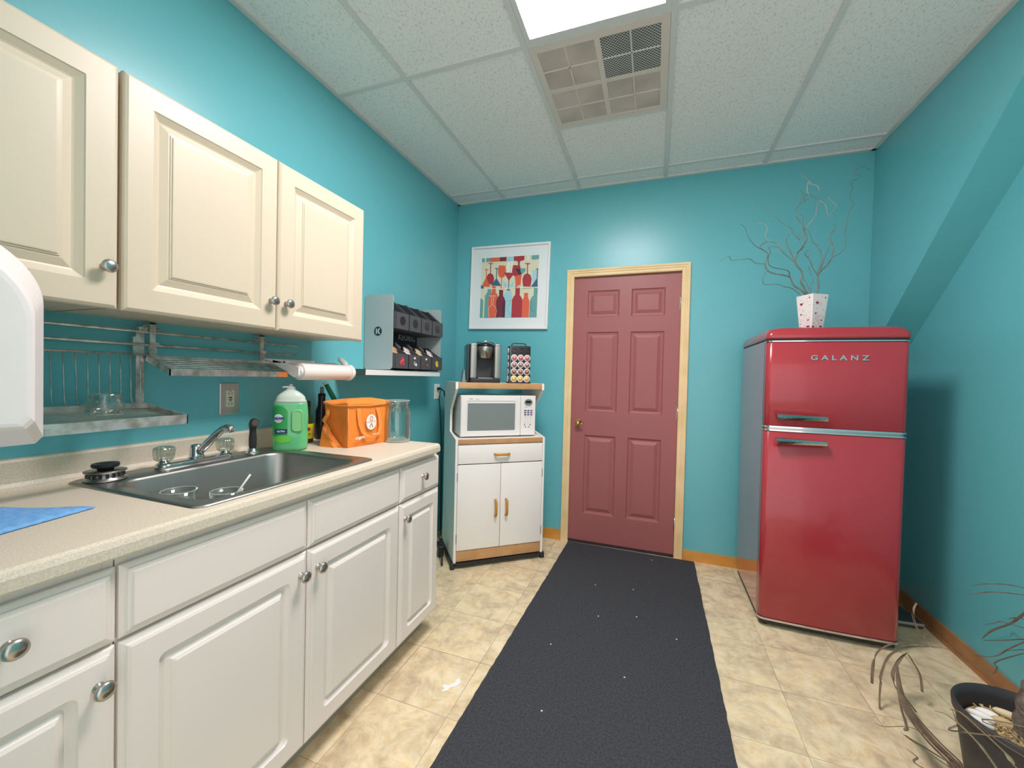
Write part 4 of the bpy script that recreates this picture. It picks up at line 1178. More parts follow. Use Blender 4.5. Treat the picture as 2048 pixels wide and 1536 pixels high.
b = MB(); b.panel(.433, .012, mw - .006, .048, [(0, .0006, .003), (.002, .0022, .003)], AXES['y-'], .0); b.build('door_button', M_['white'], cp)
b = MB(); b.box((-.016, -.006, 0), (.006, .012, .125), None, .002)
o = b.build('tablet_stand', M_['black'], None, cartpt(.600, .2, .8465)); o.rotation_euler = (0, 0, CT)
tag(o, 'thin black slab standing right of the microwave on the cart', 'black box')

# coffee maker
t = thing('coffee_maker', 'silver and black single serve coffee maker on top of the cart', 'coffee maker', cartpt(.105, .085, 1.2165), CT - .12)
kw, kd, kh = .212, .26, .262
b = MB()
b.box((.004, 0, 0), (kw - .004, kd, .030), None, .006); b.build('base_tray', M_['black'], t)
b = MB(); b.box((.045, .10, .03), (kw - .045, kd, kh - .008), None, .006); b.build('brew_wall', M_['dark'], t)
b = MB(); b.box((.055, .002, .030), (kw - .055, .10, .034)); b.build('drip_grate', M_['nickel'], t)
M_['silver'] = mat('silver_plastic', '#A5A49E', .3, metal=.75)
for x0_, x1_ in ((0, .046), (kw - .046, kw)):
    b = MB(); b.box((x0_, .006, .028), (x1_, kd - .01, kh), None, .008); b.box((x0_ + .001, .004, kh - .012), (x1_ - .001, kd - .02, kh + .002), None, .006); b.build('side_column', M_['silver'], t)
b = MB(); b.box((-.02, .03, .01), (-.003, kd - .02, kh), None, .006); b.build('water_tank', mat('smoked_tank', '#4C5658', .12, trans=.4), t)
b = MB(); b.lathe([(.046, .166), (.052, .168), (.053, .204), (.058, .208), (.0585, .240), (.057, .246), (.0001, .247)], T(kw / 2, .055, 0), 36); b.build('brew_head', M_['nickel'], t)
b = MB(); b.lathe([(.057, .247), (.060, .252), (.053, .266), (.02, .276), (.0001, .277)], T(kw / 2, .06, 0), 36); b.box((.05, .05, .245), (kw - .05, kd - .03, .268), None, .01); b.build('lid', M_['black_gloss'], t)
pts = [(kw / 2 + .058 * math.cos(a), .06 + .058 * math.sin(a), .258 + .022 * (-math.sin(a) * .5 + .5) * (1 if a > PI else 1)) for a in [PI * (1.0 + k / 12) for k in range(13)]]
b = MB(); b.tube([(kw / 2 - .05, .14, .276)] + pts + [(kw / 2 + .05, .14, .262)], .0045, 10); b.build('handle', M_['chrome'], t)
b = MB(); b.prism([(-.012, 0), (.012, 0), (.005, .085), (-.001, .085)], 0, .05, Matrix(((1, 0, 0, 0), (0, 0, 1, 0), (0, 1, 0, 0), (0, 0, 0, 1))))
o = b.build('filter_holder', mat('grey_wedge', '#8C9796', .35, metal=.4), None, cartpt(.066, .10, 1.2165)); o.rotation_euler = (0, 0, CT)
tag(o, 'small grey wedge shaped holder left of the coffee maker', 'holder')

# pod carousel
PC = cartpt(.386, .08, 1.2165)
M_['ring'] = mat('ring_grey', '#5C5D60', .4)
pcr = CT - .10
t = thing('pod_carousel', 'black pod rack tower with carry handle right of the coffee maker', 'pod rack', PC, pcr)
pw, pd_, ph = .148, .105, .262
b = MB(); b.box((-.004, -.004, 0), (pw + .004, pd_, .012), None, .004); b.build('base', M_['black'], t)
b = MB(); b.box((.0, .0, .012), (pw, pd_ - .004, ph), None, .008); b.build('tower', M_['black'], t)
b = MB(); b.tube([(.02, pd_ / 2, ph - .002), (.024, pd_ / 2, ph + .014), (.04, pd_ / 2, ph + .020), (pw - .04, pd_ / 2, ph + .020), (pw - .024, pd_ / 2, ph + .014), (pw - .02, pd_ / 2, ph - .002)], .004, 10); b.build('handle', M_['dark'], t)
b = MB(); b.box((-.001, -.0015, .012), (.003, .004, ph - .006)); b.build('edge_trim', M_['nickel'], t)
rowname = ['second row from the top, pink', 'middle row, mauve', 'fourth row, brown', 'bottom row, yellow and pink']
rowcol = [('#D98A8C', '#C7545E'), ('#B49094', '#8A5F66'), ('#A77060', '#7E4B3C'), ('#E2CE3E', '#D9838A')]
for i in range(3):
    b = MB()
    cx_, cz_ = .028 + i * .0465, ph - .034
    b.lathe([(.020, 0), (.0235, -.002), (.0235, -.004), (.019, -.004), (.017, .004)], T(cx_, 0, cz_) @ RX(PI / 2), 26, cap=False); b.build('empty_ring', M_['ring'], t)
colname = ['left', 'middle', 'right']
PM = T(*PC) @ RZ(pcr)
for r_ in range(4):
    mr = [M_['cup_white'], mat('pod_a_%d' % r_, rowcol[r_][0], .5), mat('pod_b_%d' % r_, rowcol[r_][1], .5)]
    for i in range(3):
        cx_, cz_ = .028 + i * .0465, ph - .085 - r_ * .0485
        b = MB()
        b.mi = 0; b.lathe([(.0001, .0005), (.0225, .0005), (.0232, .002), (.0225, .0035), (.017, .0038)], RX(PI / 2), 26)
        b.mi = 1; b.lathe([(.0175, .0037), (.0178, .0042), (.0001, .0042)], RX(PI / 2), 22)
        b.mi = 2; b.prism([(-.012, -.001), (.012, -.001), (.009, -.009), (0, -.012), (-.009, -.009)], .0042, .0046, AXES['y-'])
        b.mi = 0; b.prism([(-.005, .004), (.004, .003), (.005, .008), (-.003, .009)], .0042, .0046, AXES['y-'])
        b.mi = 0; b.bm.transform(Matrix.Identity(4))
        o = b.build('coffee_pod', mr, None, tuple(PM @ Vector((cx_, -.0012, cz_))))
        o.rotation_euler = (0, 0, pcr)
        tag(o, 'round coffee pod in the black rack tower, %s, %s one' % (rowname[r_], colname[i]), 'coffee pod')
for r_ in range(5):
    b = MB(); b.lathe([(.0001, .0005), (.0225, .0005), (.0232, .002), (.0225, .0035), (.0001, .0038)], RY(-PI / 2), 24)
    o = b.build('coffee_pod', M_['cup_white'], None, tuple(PM @ Vector((-.001, .055, ph - .036 - r_ * .0485)))); o.rotation_euler = (0, 0, pcr)
    tag(o, 'coffee pod seen edge on at the left side of the black rack tower', 'coffee pod', 'pods on the left face of the rack tower')

# black adapter and cord bundle between cabinet and cart
t = thing('power_adapter', 'black power adapter and cord bundle beside the lower left edge of the cart', 'adapter', (.232, -.607, 0), CT)
b = MB(); b.box((-.022, -.05, .052), (.022, .05, .088), None, .008); b.box((-.018, -.03, .004), (.018, .03, .054), None, .006); b.build('brick', M_['black'], t)
b = MB(); b.tube([(.0, .02, .085), (-.012, .03, .13), (-.018, .0, .16), (-.012, -.02, .12), (-.004, -.04, .085)], .0045, 8); b.tube([(-.006, -.045, .07), (-.008, -.09, .055), (-.012, -.14, .03), (-.016, -.165, .012)], .006, 8); b.build('cable', M_['black'], t)

# ---------------------------------------------------------------- refrigerator
FX0, FX1, FYF, FYB = 2.1455, 2.727, -.689, -.075
fr = thing('refrigerator', 'tall glossy red retro refrigerator with chrome handles against the back wall', 'refrigerator', ((FX0 + FX1) / 2, (FYF + FYB) / 2, 0))
b = MB(); b.box((FX0 + .003, FYF + .062, .045), (FX1 - .003, FYB, 1.478)); wchild(b, 'cabinet_body', M_['red_side'], fr)
b = MB()
def lidr(ins, z, r=.03): return [(x, y, z) for x, y in rrect(FX0 + ins, FYF - .002 + ins, FX1 - ins, FYB - ins * .3, r + .0, 6)]
b.loft([lidr(.0, 1.486, .02), lidr(-.001, 1.496, .022), lidr(.0, 1.512, .026), lidr(.008, 1.530, .034), lidr(.022, 1.541, .045), lidr(.05, 1.547, .06), lidr(.12, 1.551, .06)], smooth=True)
wchild(b, 'top_lid', M_['red'], fr)
b = MB(); b.box((FX0 + .006, FYF + .006, 1.476), (FX1 - .006, FYB, 1.487)); wchild(b, 'lid_gap', M_['black'], fr)
def fdoor(z0_, z1_, name):
    b = MB()
    n = 24
    rings = []
    for z, i in ((z0_, .004), (z0_ + .004, .0), (z1_ - .004, .0), (z1_, .004)):
        r = .028
        xs0, xs1, yf_, yb_ = FX0 + i, FX1 - i, FYF + i, FYF + .058
        pts = [(xs1, yb_)]
        for k in range(7):
            a = PI / 2 * k / 6
            pts.append((xs1 - r + r * math.cos(a), yf_ + r - r * math.sin(a)))
        for k in range(1, 12):
            s = k / 12; x = (xs1 - r) + ((xs0 + r) - (xs1 - r)) * s
            pts.append((x, yf_ - .007 * math.sin(PI * s)))
        for k in range(7):
            a = PI / 2 * k / 6
            pts.append((xs0 + r - r * math.sin(a), yf_ + r - r * math.cos(a)))
        pts.append((xs0, yb_))
        rings.append([(x, y, z) for x, y in pts])
    b.loft(rings)
    for f in b.bm.faces:
        if abs(f.normal.z) < .5: f.smooth = False
    o = wchild(b, name, M_['red'], fr)
    for p in o.data.polygons: p.use_smooth = abs(p.normal.z) < .5
    o.data.shade_smooth() if False else None
    return o
ud = fdoor(1.042, 1.470, 'freezer_door'); ld = fdoor(.050, 1.016, 'fridge_door')
def strip(z0_, z1_, out, name, parent, m='chrome'):
    b = MB(); r = .028
    rings = []
    for z in (z0_, z1_):
        pts = [(FX1 + .001, FYF + .05)]
        for k in range(7):
            a = PI / 2 * k / 6; pts.append((FX1 - r + (r + out) * math.cos(a), FYF + r - (r + out) * math.sin(a)))
        for k in range(1, 12):
            s = k / 12; pts.append(((FX1 - r) + ((FX0 + r) - (FX1 - r)) * s, FYF - .007 * math.sin(PI * s) - out))
        for k in range(7):
            a = PI / 2 * k / 6; pts.append((FX0 + r - (r + out) * math.sin(a), FYF + r - (r + out) * math.cos(a)))
        pts.append((FX0 - .001, FYF + .05))
        rings.append([(x, y, z) for x, y in pts])
    b.loft(rings); return wchild(b, name, M_[m], parent)
strip(1.4705, 1.4765, .002, 'top_chrome_strip', fr)
strip(1.034, 1.0425, .003, 'middle_chrome_strip', fr); strip(1.0165, 1.024, .003, 'middle_chrome_strip', fr); strip(1.024, 1.034, -.006, 'middle_groove', fr, 'nickel')
strip(.040, .050, .002, 'bottom_chrome_strip', fr)
b = MB(); b.box((FX0 + .01, FYF + .02, .012), (FX1 - .01, FYB - .02, .046)); 
for x in (FX0 + .04, FX1 - .04):
    for y in (FYF + .05, FYB - .05): b.cyl((x, y, 0), (x, y, .014), .016, n=14)
wchild(b, 'plinth', M_['black'], fr)
def fhandle(zc, parent):
    b = MB()
    xa_, xb_ = 2.190, 2.402
    rings = []
    for s in [i / 10 for i in range(11)]:
        x = xa_ + (xb_ - xa_) * s
        hz = .0165 - .005 * s; pz = .026 - .006 * s
        yo = FYF - .012 - .030 * (1 - .15 * s)
        rings.append([(x, yo + pz * .6, zc - hz), (x, yo, zc - hz * .9), (x, yo - .006, zc), (x, yo, zc + hz * .8), (x, yo + .012, zc + hz), (x, yo + pz, zc + hz * .6)])
    b.loft(rings, smooth=False)
    for x in (xa_ + .012, xb_ - .012): b.box((x - .009, FYF - .034, zc - .008), (x + .009, FYF + .002, zc + .008))
    return wchild(b, 'handle', M_['chrome'], parent)
fhandle(1.091, ud); fhandle(.971, ld)
text('GALANZ', .033, T(2.4475, FYF - .0075, 1.3895) @ RX(PI / 2), M_['chrome'], 'lettering', ud, .0015, 1.62, .0006, xs=1.28)
# lettering must be re-based because its parent sits under another empty
# ---------------------------------------------------------------- heart vase and curly willow
VX, VY, VZ = 2.418, -.40, 1.5515
t = thing('heart_vase', 'white square vase with small red hearts on top of the refrigerator', 'vase', (VX, VY, VZ), math.radians(45 - 15))
b = MB()
def sq(h_, z, r=.004): return [(x, y, z) for x, y in rrect(-h_, -h_, h_, h_, r, 3)]
b.loft([sq(.036, 0), sq(.038, .003), sq(.0525, .200), sq(.0495, .200), sq(.036, .02)], smooth=False)
b.build('vase_body', mat('white_ceramic', '#EFEBE6', .2), t)
Mh1, Mh2 = mat('heart_red', '#9C2C3C', .4), mat('heart_pink', '#C98E98', .4)
hm = MB()
def heart(cx, cz, s):
    return [(cx + s * .5 * math.sin(a) ** 3, cz + s * .5 * (13 * math.cos(a) - 5 * math.cos(2 * a) - 2 * math.cos(3 * a) - math.cos(4 * a)) / 16) for a in [2 * PI * k / 22 for k in range(22)]]
tilt = math.atan2(.0525 - .038, .2)
for fi in range(4):
    MF = RZ(fi * PI / 2) @ T(0, -.0368, 0) @ RX(tilt) @ AXES['y-']
    rnd = random.Random(fi + 3)
    big = [(-.018, .152, 1.15), (.032, .182, .6), (-.030, .022, 1.0), (.018, .024, 1.15), (-.022, .095, .7), (.02, .06, .6)]
    hm.mi = 0
    for (cx, cz, s) in big: hm.prism(heart(cx, cz, s * .0165), .0012, .0018, MF)
    hm.mi = 1
    for q in range(34):
        cz = rnd.choice([rnd.uniform(.01, .09), rnd.uniform(.01, .195)]); lim = .03 + .012 * cz / .2
        cx = rnd.uniform(-lim, lim)
        if rnd.random() < .5:
            hm.prism(heart(cx, cz, .0055), .0012, .0016, MF)
        else:
            r0_ = rnd.uniform(.003, .006); a0 = rnd.uniform(0, 6)
            P = [(cx + r0_ * (1 + .1 * k) * math.cos(a0 + k * .5), cz + r0_ * (1 + .1 * k) * math.sin(a0 + k * .5)) for k in range(8)]
            Q = [(cx + (r0_ * (1 + .1 * k) - .0011) * math.cos(a0 + k * .5), cz + (r0_ * (1 + .1 * k) - .0011) * math.sin(a0 + k * .5)) for k in range(8)]
            for k in range(7): hm.prism([P[k], P[k + 1], Q[k + 1], Q[k]], .0012, .0016, MF)
hm.build('heart_pattern', [Mh1, Mh2], t)
#TWIGS#
# curly willow: (thick radius, tip radius, parent stem, points)
TW = [
 (0.0055, 0.0016, None, [(2.428, -0.4, 1.6), (2.439, -0.4, 1.7), (2.45, -0.384, 1.803), (2.448, -0.375, 1.863), (2.463, -0.367, 1.894), (2.492, -0.359, 1.923), (2.518, -0.35, 1.967), (2.525, -0.342, 2.005), (2.534, -0.333, 2.036), (2.517, -0.325, 2.076), (2.524, -0.317, 2.115), (2.546, -0.308, 2.145), (2.544, -0.3, 2.178)]),
 (0.002, 0.0012, 0, [(2.519, -0.35, 1.97), (2.556, -0.342, 1.991), (2.581, -0.334, 2.017), (2.589, -0.327, 2.069), (2.586, -0.319, 2.108), (2.597, -0.311, 2.168), (2.606, -0.303, 2.228), (2.63, -0.295, 2.279), (2.613, -0.287, 2.325), (2.627, -0.279, 2.367), (2.626, -0.271, 2.411), (2.673, -0.264, 2.44), (2.636, -0.256, 2.464), (2.683, -0.248, 2.501), (2.72, -0.24, 2.478)]),
 (0.0028, 0.0014, 0, [(2.448, -0.375, 1.867), (2.457, -0.394, 1.901), (2.459, -0.413, 1.932), (2.474, -0.431, 1.996), (2.481, -0.45, 2.039)]),
 (0.0028, 0.0012, 0, [(2.449, -0.375, 1.867), (2.415, -0.396, 1.911), (2.394, -0.417, 1.95), (2.365, -0.438, 1.975), (2.374, -0.458, 1.989), (2.377, -0.479, 1.962), (2.357, -0.5, 1.936)]),
 (0.0028, 0.0013, 0, [(2.448, -0.367, 1.887), (2.468, -0.369, 1.943), (2.462, -0.371, 1.987), (2.444, -0.373, 2.031), (2.416, -0.376, 2.062), (2.407, -0.378, 2.098), (2.394, -0.38, 2.121)]),
 (0.006, 0.0022, None, [(2.409, -0.4, 1.6), (2.392, -0.4, 1.7), (2.375, -0.415, 1.793), (2.356, -0.423, 1.829), (2.358, -0.431, 1.877), (2.33, -0.439, 1.913), (2.318, -0.447, 1.94), (2.296, -0.455, 1.982), (2.274, -0.464, 2.024), (2.268, -0.472, 2.058), (2.276, -0.48, 2.079)]),
 (0.003, 0.0014, 5, [(2.319, -0.447, 1.936), (2.33, -0.445, 1.983), (2.354, -0.442, 2.01), (2.361, -0.44, 2.046), (2.353, -0.437, 2.083), (2.366, -0.435, 2.118), (2.347, -0.432, 2.143), (2.325, -0.43, 2.182), (2.318, -0.427, 2.219), (2.333, -0.425, 2.255), (2.358, -0.422, 2.274), (2.378, -0.42, 2.286)]),
 (0.003, 0.0013, 5, [(2.324, -0.455, 1.98), (2.361, -0.438, 2.032), (2.378, -0.42, 2.065), (2.368, -0.403, 2.115), (2.366, -0.385, 2.165), (2.371, -0.368, 2.208), (2.352, -0.35, 2.231)]),
 (0.0024, 0.0013, 5, [(2.33, -0.439, 1.92), (2.29, -0.459, 1.953), (2.253, -0.48, 1.978), (2.228, -0.5, 2.003), (2.175, -0.52, 2.01)]),
 (0.0022, 0.0012, 6, [(2.366, -0.435, 2.118), (2.395, -0.412, 2.156), (2.425, -0.389, 2.201), (2.434, -0.366, 2.245), (2.446, -0.343, 2.282), (2.474, -0.32, 2.312)]),
 (0.002, 0.0013, 6, [(2.333, -0.425, 2.255), (2.358, -0.419, 2.304), (2.381, -0.412, 2.311), (2.411, -0.406, 2.296), (2.432, -0.4, 2.276)]),
 (0.0024, 0.0015, 10, [(2.381, -0.412, 2.308), (2.371, -0.416, 2.34), (2.377, -0.419, 2.38), (2.388, -0.423, 2.361), (2.415, -0.426, 2.347), (2.423, -0.43, 2.318)]),
 (0.0014, 0.0011, 11, [(2.377, -0.419, 2.377), (2.355, -0.44, 2.392), (2.328, -0.46, 2.407)]),
 (0.002, 0.0012, 10, [(2.432, -0.4, 2.276), (2.467, -0.386, 2.255), (2.488, -0.371, 2.197), (2.513, -0.357, 2.225), (2.535, -0.343, 2.257), (2.518, -0.329, 2.29), (2.504, -0.314, 2.32), (2.527, -0.3, 2.333)]),
 (0.005, 0.0018, None, [(2.412, -0.4, 1.6), (2.386, -0.4, 1.7), (2.359, -0.428, 1.777), (2.318, -0.441, 1.805), (2.295, -0.453, 1.847), (2.26, -0.465, 1.86), (2.207, -0.477, 1.871), (2.179, -0.49, 1.884), (2.162, -0.502, 1.915), (2.172, -0.514, 1.968), (2.149, -0.526, 1.987), (2.127, -0.539, 1.999), (2.137, -0.551, 2.016), (2.164, -0.563, 2.023), (2.204, -0.575, 2.001), (2.209, -0.588, 1.963), (2.188, -0.6, 1.929)]),
 (0.0026, 0.0014, 14, [(2.295, -0.453, 1.847), (2.28, -0.482, 1.876), (2.242, -0.512, 1.882), (2.198, -0.542, 1.884), (2.166, -0.571, 1.896), (2.155, -0.601, 1.93), (2.158, -0.63, 1.948), (2.137, -0.66, 1.967)]),
 (0.0018, 0.001, 14, [(2.144, -0.526, 1.991), (2.104, -0.561, 2.001), (2.078, -0.596, 2.014), (2.052, -0.631, 2.032), (2.032, -0.665, 2.07), (2.001, -0.7, 2.081)]),
 (0.0018, 0.001, 14, [(2.163, -0.502, 1.92), (2.111, -0.542, 1.915), (2.071, -0.581, 1.931), (2.027, -0.621, 1.92), (1.971, -0.661, 1.909), (1.954, -0.7, 1.92), (1.905, -0.74, 1.883)]),
 (0.0016, 0.001, 14, [(2.164, -0.563, 2.022), (2.142, -0.577, 2.049), (2.148, -0.592, 2.078), (2.134, -0.606, 2.102), (2.104, -0.62, 2.106)]),
 (0.0028, 0.0014, None, [(2.399, -0.4, 1.6), (2.357, -0.4, 1.7), (2.316, -0.433, 1.787), (2.271, -0.454, 1.797), (2.228, -0.476, 1.809), (2.161, -0.497, 1.808), (2.154, -0.519, 1.846), (2.168, -0.54, 1.872)]),
 (0.003, 0.0012, None, [(2.417, -0.4, 1.6), (2.414, -0.4, 1.7), (2.411, -0.354, 1.812), (2.402, -0.317, 1.858), (2.404, -0.28, 1.905)]),
 (0.0024, 0.0012, None, [(2.416, -0.4, 1.6), (2.415, -0.4, 1.7), (2.415, -0.381, 1.806), (2.432, -0.368, 1.844), (2.422, -0.354, 1.885), (2.414, -0.34, 1.93)]),
 (0.0018, 0.001, 7, [(2.342, -0.438, 2.055), (2.309, -0.447, 2.084), (2.292, -0.456, 2.118), (2.277, -0.465, 2.124), (2.237, -0.473, 2.153), (2.209, -0.482, 2.182), (2.156, -0.491, 2.227), (2.131, -0.5, 2.247)]),
 (0.0016, 0.001, 7, [(2.336, -0.438, 2.049), (2.345, -0.421, 2.097), (2.368, -0.404, 2.129), (2.376, -0.387, 2.12), (2.354, -0.37, 2.084)]),
 (0.0016, 0.001, 6, [(2.361, -0.422, 2.267), (2.371, -0.351, 2.339), (2.374, -0.28, 2.4)]),
]

M_['twig'] = mat('willow_bark', '#8B8F83', .6, vary=(25, '#6F7468', .35, .65))
M_['twig_l'] = mat('silvered_willow_tip', '#B9A79C', .45)
def smooth_path(P, k=4):
    P = [Vector(p) for p in P]
    if len(P) < 3: return P
    out = []
    for i in range(len(P) - 1):
        p0, p1, p2, p3 = P[max(i - 1, 0)], P[i], P[i + 1], P[min(i + 2, len(P) - 1)]
        for j in range(k):
            t_ = j / k
            out.append(.5 * ((2 * p1) + (-p0 + p2) * t_ + (2 * p0 - 5 * p1 + 4 * p2 - p3) * t_ ** 2 + (-p0 + 3 * p1 - 3 * p2 + p3) * t_ ** 3))
    out.append(P[-1])
    return out
stem_lab = {0: 'thick curly willow branch rising at the right side of the heart vase', 5: 'tallest curly willow branch in the middle of the heart vase', 14: 'thick curly willow branch arching to the left out of the heart vase',
            19: 'low curly willow branch bending flat to the left of the heart vase', 20: 'short thin willow twig in front of the tall branch in the vase', 21: 'short curled willow twig between the tall and the right branch'}
stems = {}
def root_of(i):
    while TW[i][2] is not None: i = TW[i][2]
    return i
for i, (r0, r1, par, P) in enumerate(TW):
    if par is None: P = [P[0], (2.418 + (P[2][0] - 2.418) * .42, -.40, 1.735)] + P[2:]
    Q = smooth_path(P)
    rr = [r0 + (r1 - r0) * k / (len(Q) - 1) for k in range(len(Q))]
    b = MB(); b.tube(Q, rr, 7)
    if par is None:
        o = b.build('willow_branch', M_['twig'])
        tag(o, stem_lab[i], 'branch', 'curly willow branches in the vase'); stems[i] = o
    else:
        b.build('twig', M_['twig_l'] if i in (9, 11, 12, 13, 18) else M_['twig'], stems[root_of(i)])
#PLANT#
# potted palm like plant with dried leaves
PXc, PYc, PZr, PR = 2.652, -1.482, .297, .152
t = thing('potted_plant', 'dried palm plant with drooping brown leaves in a black pot on the floor', 'potted plant', (PXc, PYc, 0))
b = MB()
b.lathe([(PR * .68, 0), (PR * .72, .006), (PR * .955, PZr - .035), (PR * .96, PZr - .03), (PR, PZr - .026), (PR + .002, PZr - .004), (PR, PZr), (PR - .006, PZr), (PR - .012, PZr - .03), (PR * .68, .02), (.0001, .02)], None, 48)
b.build('pot', mat('black_pot', '#3A383A', .5), t)
M_['mulch'] = mat('straw_mulch', '#C9AE7C', .9, vary=(60, '#9B8056', .35, .6))
b = MB()
rings = []
rnd = random.Random(5)
zs_ = PZr - .062
for k in range(9):
    r = max(1e-4, (PR - .022) * k / 8)
    rings.append([(r * math.cos(2 * PI * j / 32), r * math.sin(2 * PI * j / 32), zs_ + .018 * (1 - k / 8) + rnd.uniform(-.003, .004)) for j in range(32)])
b.loft(rings, cap0=False, cap1=False, smooth=True)
for k in range(420):
    a = rnd.uniform(0, 2 * PI); r = (PR - .026) * math.sqrt(rnd.random())
    L_ = rnd.uniform(.005, .014)
    Mq = T(r * math.cos(a), r * math.sin(a), zs_ + .018 * (1 - r / PR) + .004 + rnd.uniform(0, .004)) @ RZ(rnd.uniform(0, PI)) @ RY(rnd.uniform(-.5, .5))
    b.box((-L_, -.0018, -.0012), (L_, .0018, .0012), Mq)
o = b.build('mulch', M_['mulch'], t); o['kind'] = 'stuff'
b = MB()
TR = [(.0, .004, .2), (.002, .008, .27), (.014, .014, .36), (.045, .02, .44), (.085, .01, .56)]
Q = smooth_path(TR, 6)
b.tube(Q, [.030 + .003 * math.sin(k * 1.9) - .006 * k / len(Q) for k in range(len(Q))], 14)
b.build('trunk', mat('shaggy_trunk', '#7B7064', .9, bump=(90, .8, .01), vary=(40, '#5C5148', .35, .65)), t)
